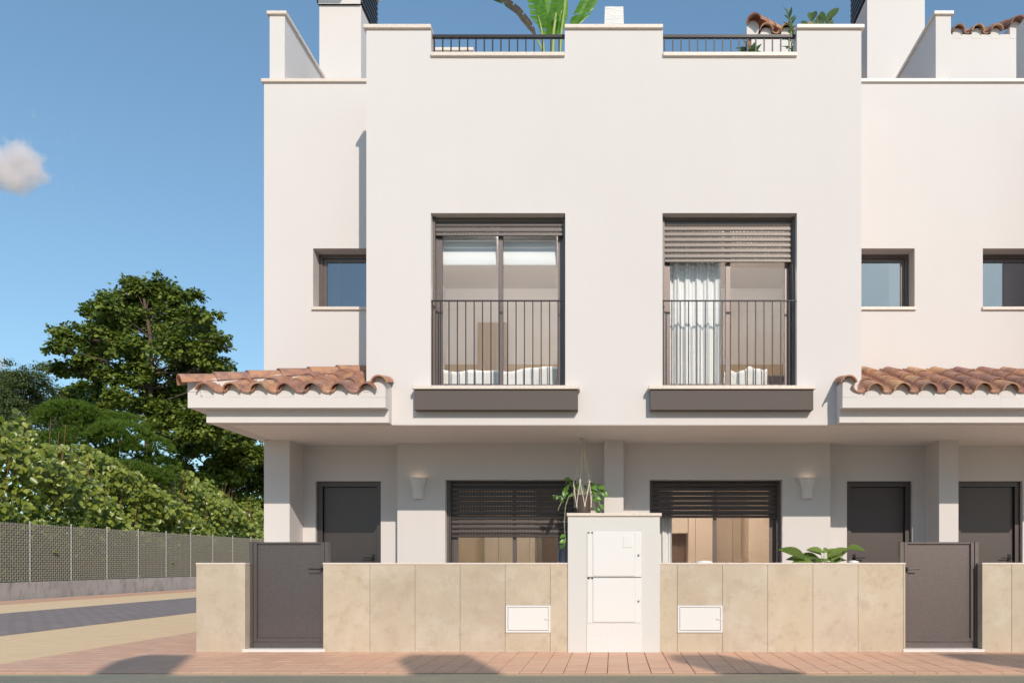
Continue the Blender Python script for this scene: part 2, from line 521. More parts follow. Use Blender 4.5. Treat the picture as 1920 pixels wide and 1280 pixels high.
def coping(mb, x0, x1, y0, y1, z, t=0.045):
    m = MB(); m.cbox(x0, x1, y0, y1, z, z + t, 0.004); return m.build('coping', COPE, mb)


def house(h, s, cx=0.0):
    """walls of one house; s = -1 left of its party line at cx, +1 right of it"""
    def X(a, b):
        a, b = mir(s, a, b)
        return a + cx, b + cx
    # front block
    holes = [(*X(W2A, W2B), Z2B, Z2T), (*X(W2A + 0.005, W2B - 0.001), ZLOW, 99)]
    mb = MB(); wall(mb, *X(0, FE), ZS, ZTOP, DF, DF + 0.20, holes)
    a, b = X(FE - 0.2, FE); mb.box(a, b, DF + 0.2, DG + 0.25, ZS + .02, ZTOP)
    mb.build('front_wall', STUCCO, h)
    # wing
    wa, wb = X(FE, PARTY if s > 0 or cx else -wx(495, DG))
    mb = MB(); wall(mb, wa, wb, ZS, ZWING, DG, DG + 0.30, [(*X(SWA, SWB_X), SWB, SWT)])
    mb.build('wing_wall', STUCCO, h)
    # soffit: one slab over the porch
    mb = MB(); a, b = X(0, FE); mb.box(a, b, DF + 0.002, DK + 0.2, ZS - .004, ZS - .0005)
    if s < 0 and not cx:
        mb.box(wa, a, DG - .0005, DK + 0.2, ZS - .004, ZS - .0005); mb.box(-4.55, a, DF + .002, DG - .0005, ZS - .004, ZS + 0.02)
    else:
        mb.box(min(wa, wb), max(wa, wb), DG - .0005, DK + 0.2, ZS - .004, ZS - .0005); mb.box(min(wa, wb), max(wa, wb), DF + .002, DG - .0005, ZS - .004, ZS + 0.02)
    mb.build('porch_ceiling', SOFFIT, h)
    # ground floor walls
    mb = MB(); wall(mb, *X(0, FE + 0.02), 0.0, ZS + 0.05, DH, DH + 0.26, [(*X(GWA, GWB), -1, GWT)])
    mb.build('window_wall', STUCCO, h)
    mb = MB(); wall(mb, *X(FE + 0.021, PARTY if s > 0 or cx else 4.34), 0.0, ZS + 0.05, DK, DK + 0.25, [(*X(DRA, DRB), -1, DRT)])
    mb.build('door_wall', STUCCO, h)
    # back and top of the volume
    mb = MB(); a, b = X(0, PARTY + (0.2 if s < 0 else 0)); mb.box(a, b, 16.0, 16.2, 0.0, 6.6); mb.box(a, b, DG + 0.31, 16.0, 6.35, 6.5); mb.box(*X(0, FE - .2), DF + .2, DG + .31, 6.35, 6.5)
    mb.build('roof_terrace', STUCCO, h)
    return X


X_l = house(house_l, -1)
X_m = house(house_m, 1)

# left house: gable side wall, end column, shared middle pillar
mb = MB(); mb.box(wx(495, DG), wx(495, DG) + 0.25, DG + 0.301, 16.2, ZS + .2, ZWING); mb.build('side_wall', STUCCO, house_l)
mb = MB(); mb.box(wx(495, DG), wx(543, DG), DG, DK + 0.25, 0, ZS + 0.004); mb.box(wx(495, DG), wx(495, DG) + 0.25, DK + .25, 16.2, 0, ZS + .2); mb.build('end_column', STUCCO, house_l)
mb = MB(); mb.box(-0.128, 0.128, DG, DH, 0, ZS + 0.004); mb.build('middle_pillar', STUCCO, house_l)
mb = MB(); mb.box(wx(1761, DG), wx(1797, DG), DG, DK, 0, ZS + 0.004); mb.build('party_pillar', STUCCO, house_m)

# third house: a mirror of the middle one about the party line, only its wing is in the picture
CX3 = 2 * PARTY


def house_third(h):
    X = lambda a, b: (CX3 - b, CX3 - a)
    mb = MB(); wall(mb, PARTY, CX3 - FE, ZS, ZWING, DG, DG + 0.30, [(*X(SWA, SWB_X), SWB, SWT)]); mb.build('wing_wall', STUCCO, h)
    mb = MB(); wall(mb, PARTY, CX3 - FE, 0, ZS + 0.05, DK, DK + 0.25, [(*X(DRA, DRB), -1, DRT)]); mb.build('door_wall', STUCCO, h)
    mb = MB(); mb.box(PARTY, CX3 - FE, DG - .0005, DK + 0.2, ZS - .004, ZS - .0005); mb.box(PARTY, CX3, DF + .002, DG - .0005, ZS - .004, ZS + 0.02); mb.build('porch_ceiling', SOFFIT, h)
    mb = MB(); mb.box(CX3 - FE, CX3, DF, DG + 3, ZS, ZTOP); mb.build('front_wall', STUCCO, h)
    mb = MB(); mb.box(CX3 - FE - .02, CX3, DH, DH + .3, 0, ZS); mb.build('window_wall', STUCCO, h)
    mb = MB(); mb.box(PARTY, CX3, 16.0, 16.2, 0.0, 6.6); mb.box(PARTY, CX3 - FE - .01, DG + 0.31, 16.0, 6.35, 6.5); mb.build('roof_terrace', STUCCO, h)


house_third(house_r)

# copings on the parapets
for h, s in ((house_l, -1), (house_m, 1)):
    mb = h
    coping(mb, *mir(s, 0, W2A + 0.005), DF - 0.03, DF + 0.23, ZTOP)
    coping(mb, *mir(s, W2B - 0.005, FE + 0.03), DF - 0.03, DF + 0.23, ZTOP)
    coping(mb, *mir(s, W2A + 0.007, W2B - 0.003), DF - 0.03, DF + 0.23, ZLOW)
    if s < 0:
        coping(mb, wx(491, DG), -FE - 0.002, DG - 0.03, DG + 0.33, ZWING)
    else:
        coping(mb, FE + 0.002, PARTY, DG - 0.03, DG + 0.33, ZWING)
coping(house_r, PARTY + 0.002, CX3 - FE - .002, DG - 0.03, DG + 0.33, ZWING)

# rooftop pieces behind the parapets
D0 = DG + 0.16


def vent_tower(h, x0, x1, y0, y1, z1, over=.06):
    b = MB(); b.box(x0, x1, y0, y1, 6.5, z1)
    t = b.build('vent_tower', STUCCO, h)
    for k in range(7):
        z = z1 + 0.03 + k * 0.085
        m = MB()
        e = 0.03
        for (a, bb, c, d) in ((x0 - e, x1 + e, y0 - e, y0 + .02), (x0 - e, x1 + e, y1 - .02, y1 + e), (x0 - e, x0 + .02, y0 + .02, y1 - .02), (x1 - .02, x1 + e, y0 + .02, y1 - .02)):
            m.box(a, bb, c, d, z, z + 0.05)
        m.build('louvre', DARKM, t)
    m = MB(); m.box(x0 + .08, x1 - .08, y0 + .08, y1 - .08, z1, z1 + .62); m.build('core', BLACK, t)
    m = MB(); m.box(x0 - .002, x1 + .002, y0 - .034, y0 - .0305, z1 + .0005, z1 + .62); m.build('front_panel', STUCCO, t)
    m = MB(); m.box(x0 - .06, x1 + .06, y0 - over, y1 + .06, z1 + .62, z1 + .72); m.build('cap', STUCCO, t)
    return t


DV = 11.9
vent_tower(house_l, wx(598.8, DV), wx(677, DV), DV, DV + 0.72, wz(7, DV) - .03, .95)
vent_tower(house_m, wx(1626, DV), wx(1734, DV), DV, DV + 0.72, wz(-6, DV))
for h, a, b in ((house_l, wx(505.6, D0), wx(534, D0)), (house_m, wx(1754.6, D0), wx(1783, D0))):
    zt = wz(29, D0)
    m = MB(); m.box(a, b, D0, DV - .001, 6.5, zt); m.build('parapet_fin', STUCCO, h)
    coping(h, a - .03, b + .03, D0 - .03, DV - .001, zt)
m = MB(); m.box(-3.2, wx(886, 11.0), 11.0, 12.6, 6.5, wz(97, 11)); r_ = m.build('terrace_upstand', STUCCO, house_l)
coping(r_, -3.2, wx(888, 11.0), 10.97, 12.6, wz(97, 11.0))
# tapered chimney on the party line
yc, zc = 11.2, wz(8, 11.2)
m = MB()
wb_, wt_ = (wx(1170.5, yc) - wx(1132, yc)) / 2 + 0.07, (wx(1168.5, yc) - wx(1134, yc)) / 2
cxx = wx(1151.5, yc)
base = [(cxx - wb_, yc, 6.5), (cxx + wb_, yc, 6.5), (cxx + wb_, yc + .5, 6.5), (cxx - wb_, yc + .5, 6.5)]
top = [(cxx - wt_, yc + .05, zc), (cxx + wt_, yc + .05, zc), (cxx + wt_, yc + .4, zc), (cxx - wt_, yc + .4, zc)]
m.v += base + top
m.f += [(4, 5, 6, 7), (0, 1, 5, 4), (1, 2, 6, 5), (2, 3, 7, 6), (3, 0, 4, 7)]
m.build('chimney', mat('rough_white_render', (0.80, 0.77, 0.74), rough=0.95, bump=(25, 0.9, (0.3, 1, 3), 0.02)), house_l)

# ------------------------------------------------------------------ clay tiles
TL, TR = 0.44, 0.105


def barrel(r0, r1, L, t=0.016, up=True, seg=9, span=82):
    """half barrel tile along +Y, lower end at the origin"""
    m = MB()
    ang = [R(90 - span + 2 * span * k / seg) for k in range(seg + 1)]
    def ring(r, y):
        return [(math.cos(a) * r, y, (math.sin(a) * r if up else -math.sin(a) * r)) for a in ang]
    n = seg + 1
    m.v = ring(r0, 0) + ring(r1, L) + ring(r0 - t, 0) + ring(r1 - t, L)
    for k in range(seg):
        a = [(k, k + 1, n + k + 1, n + k), (2 * n + k + 1, 2 * n + k, 3 * n + k, 3 * n + k + 1), (k + 1, k, 2 * n + k, 2 * n + k + 1), (n + k, n + k + 1, 3 * n + k + 1, 3 * n + k)]
        m.f += [q if up else tuple(reversed(q)) for q in a]
    for k in (0, seg):
        q = (k, n + k, 3 * n + k, 2 * n + k)
        m.f.append(q if (k == 0) == up else tuple(reversed(q)))
    me = m.mesh('roof_tile'); me.materials.append(TILE)
    for p in me.polygons[:]:
        p.use_smooth = True
    me.shade_smooth() if hasattr(me, 'shade_smooth') else None
    try:
        me.set_sharp_from_angle(angle=R(40))
    except Exception:
        pass
    return me


COVER = barrel(TR, TR * 0.80, TL)
CHAN = barrel(TR * 1.02, TR * 0.88, TL, up=False, span=74)
HIPT = barrel(TR * 1.15, TR * 0.95, 0.46, span=86)
SLOPE = 0.40
SA = math.atan(SLOPE)
EXPO = 0.355 * math.cos(SA)
ZCOV = wz(717, DT) - TR            # centre of the lowest cover ring
ZCHA = wz(737.5, DT) + TR * 1.02


def jit(a): return random.uniform(-a, a)


def tile_run(parent, me, x, y0, z0, n, ymax, yaw=0.0, first=0):
    """a run of tiles climbing from (x, y0, z0) along yaw"""
    d = Vector((-math.sin(yaw), math.cos(yaw)))
    for i in range(first, n):
        q = i * EXPO
        sl = min(1.0, (ymax - q) / (TL * math.cos(SA)))
        if sl < 0.3:
            break
        p = (x + d.x * q + jit(.003), y0 + d.y * q, z0 + SLOPE * q + 0.006 + jit(.003))
        inst('roof_tile', me, parent, p, (SA - 0.012 + jit(.008), jit(.02), yaw + jit(.012)), (1, sl, 1))


def canopy(h, x0, x1, left_hip=False, right_end=None, left_end=None):
    """eaves box, mortar bed and clay tiles of one porch canopy"""
    zu0, zu1 = wz(764, DU), wz(733, DU)
    zl0 = wz(792, DL)
    b = MB()
    a0, a1 = x0, x1
    b.box(a0, a1, DU, DF - 0.001 if not left_hip else DF - .001, zu0, zu1)
    if left_hip:
        b.box(a0, -FE - .001, DF - .001, 12.2, zu0, zu1)
    else:
        b.box(FE + .001, a1, DF - .001, DG - .001, zu0, zu1)
    lx0 = wx(387, DL) if left_hip else x0
    b.box(lx0, a1, DL, DF - .003, zl0, zu0 - .0005)
    if left_hip:
        b.box(lx0, -4.55, DF - .003, 12.1, zl0, zu0 - .0005)
    cp = b.build('canopy', STUCCO, h)
    return cp


XR = wx(723, DU)
# --- left, hipped
can_l = canopy(house_l, wx(352, DU), wx(723, DU), True)
HX0, HY0 = wx(337, 8.79), 8.79
HX1, HY1 = wx(684, 10.22), 10.23
zb0 = ZCHA - TR * 1.02 - 0.01        # under the channels at the eaves
m = MB()
zf = lambda y: zb0 + 0.02 + SLOPE * (y - DU)
ex = wx(352, DU)
hslope = (zf(DG) - zf(DU)) / (HX1 - ex)
A, B_, C = (ex, DU + .006, zf(DU)), (-FE - .002, DU + .006, zf(DU)), (-FE - .002, DG - .002, zf(DG))
Dd, E_ = (HX1, DG - .002, zf(DG)), (ex, DG - .002, zf(DU))
m.v += [A, B_, C, Dd, E_]; m.f += [(0, 1, 2, 3), (0, 3, 4)]
zb = wz(733, DU) + .0005
m.v += [(ex, DU + .006, zb), (-FE - .002, DU + .006, zb), (ex, DG - .002, zb), (-FE - .002, DG - .002, zb)]
m.f += [(0, 5, 6, 1), (4, 7, 5, 0)]
m.build('roof_bed', MORTAR, can_l)
covers_l = [wx(382.5 + 50.6 * k, DT) for k in range(6)] + [wx(688, DT)]
chans_l = [wx(410 + 50.6 * k, DT) for k in range(6)]
mort = can_l


def plug(mb, x, z, r=0.088, y0=None, y1=None, zbot=None):
    y0 = DU - .002 if y0 is None else y0
    y1 = DU + 0.05 if y1 is None else y1
    zbot = zb0 - 0.02 if zbot is None else zbot
    pts = [(x - r, zbot)] + [(x + r, zbot)] + [(x + r * math.cos(R(a)), z + r * math.sin(R(a))) for a in range(0, 181, 20)]
    m = MB(); m.prism(pts, y0, y1); m.build('mortar', MORTAR, mb)


for x in covers_l:
    yh = HY0 + (x - HX0) * (HY1 - HY0) / (HX1 - HX0)
    ymax = (yh - DT) + 0.0
    if x > -3.0:
        ymax = 0.30
    tile_run(can_l, COVER, x, DT, ZCOV, 5, min(ymax, DG - DT - .02))
    plug(mort, x, ZCOV + 0.01)
for x in chans_l:
    yh = HY0 + (x - HX0) * (HY1 - HY0) / (HX1 - HX0)
    tile_run(can_l, CHAN, x, DT + 0.005, ZCHA, 5, min(yh - DT - 0.04, DG - DT - .02))
# tiles on the narrow left slope
lx = ex - 0.05
for k in range(4):
    y = 9.05 + 0.309 * k
    yh_x = (y - HY0) * (HX1 - HX0) / (HY1 - HY0)
    tile_run(can_l, COVER, lx, y, ZCOV, 5, yh_x - 0.12, yaw=R(-90))
    tile_run(can_l, CHAN, lx + .005, y + .155, ZCHA, 5, yh_x - .06, yaw=R(-90))
# hip tiles
hd = Vector((HX1 - HX0, HY1 - HY0, 0.49))
hl = hd.length
yaw = -math.atan2(hd.x, hd.y)
hz0 = wz(702, 8.79) - TR * 1.1
for k in range(6):
    q = k / 6.0
    p = (HX0 + hd.x * q, HY0 + hd.y * q, hz0 + hd.z * q + jit(.003))
    inst('roof_tile', HIPT, can_l, p, (math.asin(hd.z / hl) - 0.012, jit(.02), yaw + jit(.012)))
# mortar filling under the hip
hm = MB()
nn = Vector((hd.y, -hd.x, 0)).normalized()
for q0, q1 in ((0.09, 0.99),):
    for sgn in (1,):
        P0 = Vector((HX0, HY0, hz0)) + hd * q0; P1 = Vector((HX0, HY0, hz0)) + hd * q1
        r = 0.10
        ring0 = [P0 + nn * r + Vector((0, 0, -.16)), P0 + nn * r + Vector((0, 0, .03)), P0 + Vector((0, 0, .09)), P0 - nn * r + Vector((0, 0, .03)), P0 - nn * r + Vector((0, 0, -.16))]
        ring1 = [v + (P1 - P0) for v in ring0]
        n = len(hm.v); hm.v += [tuple(v) for v in ring0 + ring1]
        hm.f += [(n, n + 1, n + 2, n + 3, n + 4), (n + 9, n + 8, n + 7, n + 6, n + 5)] + [(n + i + 1, n + i, n + 5 + i, n + 6 + i) for i in range(4)]
hm.build('mortar', MORTAR, can_l)
m = MB(); m.prism([(-2.88, wz(733, DU) - .01), (XR - .08, wz(733, DU) - .01), (XR - .08, wz(722, DU)), (-2.83, wz(722, DU)), (-2.88, wz(729, DU))], DU - .007, DU + .12); m.build('mortar', MORTAR, can_l)
# verge tile beside the front block
vx, vz = wx(710, DT), wz(702.5, DT) - TR * .95
inst('roof_tile', COVER, can_l, (vx, DT, vz), (0.25, 0, R(-2)), (.95, 0.72, .95))
plug(mort, XR - .0845, vz + 0.004, r=0.085, y0=DU - .0035, y1=DF - .002)
m = MB(); m.prism([(ex, wz(733, DU) - .01), (-4.60, wz(733, DU) - .01), (-4.60, wz(729, DU)), (-4.64, wz(720, DU)), (-4.70, wz(715, DU)), (ex + .10, wz(711, DU)), (ex, wz(716, DU))], DU - .005, DU + .30); m.build('mortar', MORTAR, can_l)


def right_canopy(h, x0, x1, covers, chans, verge):
    cp = canopy(h, x0, x1)
    m = MB()
    xa = FE + .002 if x0 < FE else x0
    P = [(xa, DU + .006, zf(DU)), (x1, DU + .006, zf(DU)), (x1, DG - .002, zf(DG)), (xa, DG - .002, zf(DG))]
    zb = wz(733, DU) + .0005
    m.v += P + [(x0, DU, zb), (x1, DU, zb)]
    m.f += [(0, 1, 2, 3)]
    m.build('roof_bed', MORTAR, cp)
    mo = cp
    for x in covers:
        tile_run(cp, COVER, x, DT, ZCOV, 5, DG - DT - .02, first=0)
        plug(mo, x, ZCOV + 0.01)
    for x in chans:
        tile_run(cp, CHAN, x, DT + 0.005, ZCHA, 5, (DG - DT - .02) if x > FE + .1 else 0.28)
    if verge:
        inst('roof_tile', COVER, cp, (verge, DT, vz), (0.25, 0, R(2)), (.95, 0.72, .95))
        plug(mo, x0 + .0845, vz + 0.004, r=0.085, y0=DU - .0035, y1=DF - .002)


cov_r = [wx(1642.5 + 50.75 * k, DT) for k in range(11)]
cha_r = [wx(1616 + 50.75 * k, DT) for k in range(11)]
right_canopy(house_m, wx(1579.8, DU), PARTY, [x for x in cov_r if x < PARTY - .02], [x for x in cha_r if x < PARTY - .02], wx(1592, DT))
right_canopy(house_r, PARTY + .001, CX3 - wx(1579.8, DU), [x for x in cov_r if x > PARTY - .02], [x for x in cha_r if x > PARTY - .02], None)

# stair huts with tiled lean-to roofs on the terraces
def stair_hut(h, x0, x1, D, ytop, pitch_px, first_px, n, verge_side, hip_dx=0.0):
    z = wz(ytop, D)
    b = MB(); b.box(x0, x1, D, D + 1.8, 6.5, z)
    b.prism([(x0, z), (x1, z), (x1, z + .02), (x0, z + .02)], D, D + .02)
    hut = b.build('stair_hut', STUCCO, h)
    w = MB()
    n0 = len(w.v)
    w.v += [(x0, D, z), (x1, D, z), (x1, D + 1.8, z + .8), (x0, D + 1.8, z + .8), (x0, D + 1.8, z), (x1, D + 1.8, z)]
    w.f += [(0, 1, 2, 3), (0, 3, 4), (1, 5, 2)]
    w.build('roof_bed', MORTAR, hut)
    s = pitch_px * D / FPX / 0.309
    sl = Vector((0, 1, .44))
    an = math.atan(.44)
    for k in range(n):
        x = wx(first_px + pitch_px * k, D)
        for i in range(4):
            p = (x, D - .06 + i * .33, z + .035 + i * .33 * .44)
            inst('roof_tile', COVER, hut, p, (an, jit(.02), jit(.01)), (s, 1, s))
            if k < n - 1 or verge_side < 0:
                inst('roof_tile', CHAN, hut, (p[0] + .155 * s, p[1] + .005, p[2] + .085), (an, jit(.02), jit(.01)), (s, 1, s))
    vxx = x0 + .02 if verge_side < 0 else x1 - .02
    for i in range(5):
        hy = .38 / math.hypot(1, hip_dx)
        inst('roof_tile', HIPT, hut, (vxx + i * hy * hip_dx, D - .1 + i * hy, z + .13 + i * hy * .52), (math.atan(.5), jit(.02), -math.atan(hip_dx)), (s, 1.0, s))
    pl = hut
    for k in range(n):
        x = wx(first_px + pitch_px * k, D)
        plug(pl, x, z + .04, r=.08 * s, y0=D - .002, y1=D + .2, zbot=z - .05)
    plug(pl, vxx, z + .13, r=.09 * s, y0=D - .003, y1=D + .3, zbot=z - .05)
    return hut


hut_m = stair_hut(house_m, wx(1409, 11.5), 3.3, 11.5, 67, 39.0, 1436, 4, -1, 0.55)
pp = MB(); pp.box(wx(1401, 11.5), wx(1409, 11.5), 11.52, 11.7, 6.5, wz(58, 11.5)); pp.build('downpipe', CLAYPIPE, hut_m)
hut_r = stair_hut(house_r, wx(1783, 12.6), wx(1906, 12.6), 12.6, 67, 35.5, 1795.5, 3, 1)
m = MB(); m.box(wx(1905.5, 11.6), 7.2, 10.5, 11.6, 6.5, 9.05); m.build('stair_wall', STUCCO, house_r)

# ------------------------------------------------------------------ openings: windows, shutters, railings
SLAT_P = 0.066


def slat_mesh(w, holes=True, pitch=0.041, m_=None):
    """one roller-shutter slat, width w along +X, curved face to -Y, a row of slots along its lower edge"""
    m = MB()
    prof = [(0.003, 0.0105), (-0.0005, 0.0145), (-0.003, 0.024), (-0.004, 0.036), (-0.003, 0.050), (-0.0005, 0.060), (0.003, SLAT_P + .0005)]
    n = len(prof)
    m.v = [(0, y, z) for y, z in prof] + [(w, y, z) for y, z in prof]
    m.f = [(i, n + i, n + i + 1, i + 1) for i in range(n - 1)]
    k = int(w / pitch)
    x0 = (w - k * pitch) / 2
    if holes:
        m.quad((0, .004, 0), (x0 + .25 * pitch, .004, 0), (x0 + .25 * pitch, .004, .0105), (0, .004, .0105))
        for i in range(k):
            a = x0 + (i + .75) * pitch
            b = x0 + (i + 1.25) * pitch if i < k - 1 else w
            m.quad((a, .004, 0), (b, .004, 0), (b, .004, .0105), (a, .004, .0105))
        m.quad((0, .004, .0), (w, .004, .0), (w, .004, .0032), (0, .004, .0032))
    else:
        m.quad((0, .004, 0), (w, .004, 0), (w, .004, .010), (0, .004, .010))
    me = m.mesh('slat'); me.materials.append(m_ or SHUT)
    for p in me.polygons:
        p.use_smooth = p.index < n - 1
    sol = None
    return me


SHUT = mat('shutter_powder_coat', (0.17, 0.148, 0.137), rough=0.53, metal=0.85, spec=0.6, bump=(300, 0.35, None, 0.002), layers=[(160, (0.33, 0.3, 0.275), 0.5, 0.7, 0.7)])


SHUT_SHADED = mat('shaded_shutter_powder_coat', (0.10, 0.086, 0.081), rough=0.5, metal=0.85, spec=0.6, bump=(300, 0.3, None, 0.002), layers=[(160, (0.15, 0.13, 0.12), 0.5, 0.7, 0.7)])  # darker copy of SHUT: porch shade put into the ground shutters' colour


def shutter(h, x0, x1, y, ztop, zbot, smart_mesh, m_=None):
    """roller shutter lowered from ztop to zbot"""
    g = MB()
    g.box(x0, x0 + .028, y - .03, y + .02, Z2B if zbot > 2.5 else .03, ztop); g.box(x1 - .028, x1, y - .03, y + .02, Z2B if zbot > 2.5 else .03, ztop)
    g.box(x0 + .028, x1 - .028, y + .012, y + .03, ztop - .05, ztop)
    m_ = m_ or SHUT
    sh = g.build('roller_shutter', m_, h)
    z = zbot
    m = MB(); m.cbox(x0 + .03, x1 - .03, y - .012, y + .01, z, z + .034, .004); m.build('bottom_bar', m_, sh)
    z += .034
    while z < ztop - 0.01:
        inst('slat', smart_mesh, sh, (x0 + .03, y, z))
        z += SLAT_P
    return sh


def window(h, x0, x1, y, z0, z1, mull, jamb, split, glass=WINGLASS, name='window'):
    """sliding window: outer frame, two sashes; mull = x of the meeting stile, split = its width"""
    f = MB()
    f.box(x0, x0 + .045, y, y + .07, z0, z1); f.box(x1 - .045, x1, y, y + .07, z0, z1)
    f.box(x0 + .045, x1 - .045, y, y + .07, z1 - .045, z1); f.box(x0 + .045, x1 - .045, y, y + .07, z0, z0 + .03)
    w = f.build(name, METAL, h)
    for i, (a, b, yy) in enumerate(((x0 + .045, mull + split, y + .008), (mull, x1 - .045, y + .036))):
        s = MB()
        t = .026
        ja = jamb if i == 0 else split
        jb = split if i == 0 else jamb
        s.box(a, a + ja, yy, yy + t, z0 + .03, z1 - .045); s.box(b - jb, b, yy, yy + t, z0 + .03, z1 - .045)
        s.box(a + ja, b - jb, yy, yy + t, z1 - .045 - .04, z1 - .045); s.box(a + ja, b - jb, yy, yy + t, z0 + .03, z0 + .07)
        s.build('sash', METAL, w)
        p = MB(); p.box(a + ja, b - jb, yy + .009, yy + .017, z0 + .07, z1 - .085); p.build('pane', glass, w)
    return w


def balcony_rail(h, x0, x1, y, z0, ztop, pitch, first):
    m = MB(); m.box(x0, x1, y - .012, y + .012, ztop - .012, ztop)
    r = m.build('railing', RAILM, h)
    bm_ = MB(); bm_.box(-.006, .006, -.006, .006, z0 - ztop, -.012)
    me = bm_.mesh('bar'); me.materials.append(RAILM)
    x = first
    while x < x1 - .004:
        inst('bar', me, r, (x, y, ztop))
        x += pitch
    return r


SL2 = slat_mesh(W2B - W2A - .06, True, .0425)
SL1 = slat_mesh(GWB - GWA - .06, True, .041)
YS2, YW2 = DF + .125, DF + .155
for h, s in ((house_l, -1), (house_m, 1)):
    a, b = mir(s, W2A, W2B)
    # upper floor
    shutter(h, a + .0015, b - .0015, YS2, Z2T - .001, wz(442.5, YS2) if s < 0 else wz(492, YS2), SL2)
    mx = wx(934, YW2) if s < 0 else wx(1361, YW2)
    window(h, a + .002, b - .002, YW2 + .002, Z2B + .001, Z2T - .002, mx, .055, .055)
    balcony_rail(h, a + .003, b - .003, DF + .02, 3.10, wz(563, DF + .02), .0997, a + .012)
    # sill slab and metal box below
    bx0, bx1 = mir(s, wx(1219, 9.0), wx(1525, 9.0))
    m = MB(); m.cbox(bx0, bx1, DF - .115, DF - .001, wz(768.1, 9.0), wz(729, 9.0), .003); m.build('sill_box', BOXM, h)
    m = MB(); m.cbox(bx0 - .02, bx1 + .025, DF - .14, DF - .0005, wz(728.9, 8.98), wz(722, 8.974), .003); m.box(a + .001, b - .001, DF - .0005, YW2, wz(729, 8.98) + .002, wz(722, 8.974) - .001); m.build('window_sill', COPE, h)
    # ground floor
    a, b = mir(s, GWA, GWB)
    ys, yw = DH + .14, DH + .17
    shutter(h, a + .03, b - .03, ys, GWT - .001, wz(1007, ys) if s < 0 else wz(970.6, ys), slat_mesh(GWB - GWA - .12, True, .0415, SHUT_SHADED), SHUT_SHADED)
    mx = wx(961, yw) if s < 0 else wx(1337, yw)
    window(h, a + .032, b - .032, yw + .002, .02, GWT - .002, mx, .06, .05)
    m = MB(); m.box(a + .001, a + .03, ys - .03, yw + .06, .02, GWT - .001); m.box(b - .03, b - .001, ys - .03, yw + .06, .02, GWT - .001); m.build('shutter_guide', METAL, h)
    # terrace railing
    a, b = mir(s, W2A + .008, W2B - .004)
    m = MB(); m.box(a, b, DF + .06, DF + .10, wz(72, DF + .08), wz(67, DF + .08)); rr = m.build('terrace_railing', RAILM, h)
    bm_ = MB(); bm_.box(-.0075, .0075, -.0075, .0075, ZLOW + .045 - wz(72, DF + .08), 0)
    me = bm_.mesh('bar'); me.materials.append(RAILM)
    x = a + .02
    while x < b:
        inst('bar', me, rr, (x, DF + .08, wz(72, DF + .08))); x += .0995


def small_window(h, a, b, dark=None):
    y = DG + .205
    f = MB()
    f.box(a, a + .055, y, y + .07, SWB, SWT); f.box(b - .055, b, y, y + .07, SWB, SWT)
    f.box(a + .055, b - .055, y, y + .07, SWT - .055, SWT); f.box(a + .055, b - .055, y, y + .07, SWB, SWB + .03)
    w = f.build('window', METAL, h)
    s = MB(); t = .045
    A, B = a + .055, b - .055
    s.box(A, A + t, y + .02, y + .06, SWB + .03, SWT - .055); s.box(B - t, B, y + .02, y + .06, SWB + .03, SWT - .055)
    s.box(A + t, B - t, y + .02, y + .06, SWT - .055 - t, SWT - .055); s.box(A + t, B - t, y + .02, y + .06, SWB + .03, SWB + .045)
    s.build('sash', METAL, w)
    p = MB(); p.box(A + t, B - t, y + .035, y + .043, SWB + .045, SWT - .055 - t); p.build('pane', BATHGLASS, w)
    m = MB(); m.cbox(a - .012, b + .012, DG - .03, DG + .2, SWB - .032, SWB + .008, .003); m.build('window_sill', COPE, h)
    # bathroom wall behind, its blue grey put in for sky reflected by the glass
    ra, rb = (a - .3, min(b + .3, -2.76)) if a < 0 else (max(a - .3, 2.76), b + .3)
    m = MB(); m.box(ra, rb, y + 1.6, y + 1.65, 3.1, 6.2); m.build('room_wall', mat('sky_reflection_blue', (0.24, 0.27, 0.38), rough=0.5), h)
    if dark:
        m = MB(); m.box(dark, b - .08, y + .09, y + .11, SWB, SWT); m.build('dark_reflection', mat('dark_reflection_brown', (0.075, 0.058, 0.058), rough=0.8), h)  # dark brown sheet standing in for a reflection in the pane


small_window(house_l, -SWB_X, -SWA - .45)
small_window(house_m, SWA + .45, SWB_X)
small_window(house_r, CX3 - SWB_X, CX3 - SWA - .2, dark=wx(1882, DG + .3))


def door(h, a, b, handle_right):
    y = DK + .06
    f = MB(); f.box(a + .001, a + .075, y, y + .10, .02, DRT - .001); f.box(b - .075, b - .001, y, y + .10, .02, DRT - .001); f.box(a + .075, b - .075, y, y + .10, DRT - .07, DRT - .001)
    d = f.build('door', DARKM, h)
    l = MB(); l.cbox(a + .078, b - .078, y + .045, y + .09, .03, DRT - .073, .003); l.build('door_leaf', DARKM, d)
    hx = b - .135 if handle_right else a + .135
    sg = -1 if handle_right else 1
    k = MB(); k.tube([(hx, y + .045, wz(1045, DK)), (hx, y - .012, wz(1045, DK))], .014, 8); k.tube([(hx, y - .008, wz(1045, DK)), (hx + sg * .13, y - .012, wz(1045, DK))], .0085, 6)
    k.box(hx - .02, hx + .02, y + .036, y + .0449, wz(1045, DK) - .05, wz(1045, DK) + .05)
    k.build('handle', BLACK, d)


door(house_l, -DRB, -DRA, True)
door(house_m, DRA, DRB, False)
door(house_r, CX3 - DRB, CX3 - DRA, True)

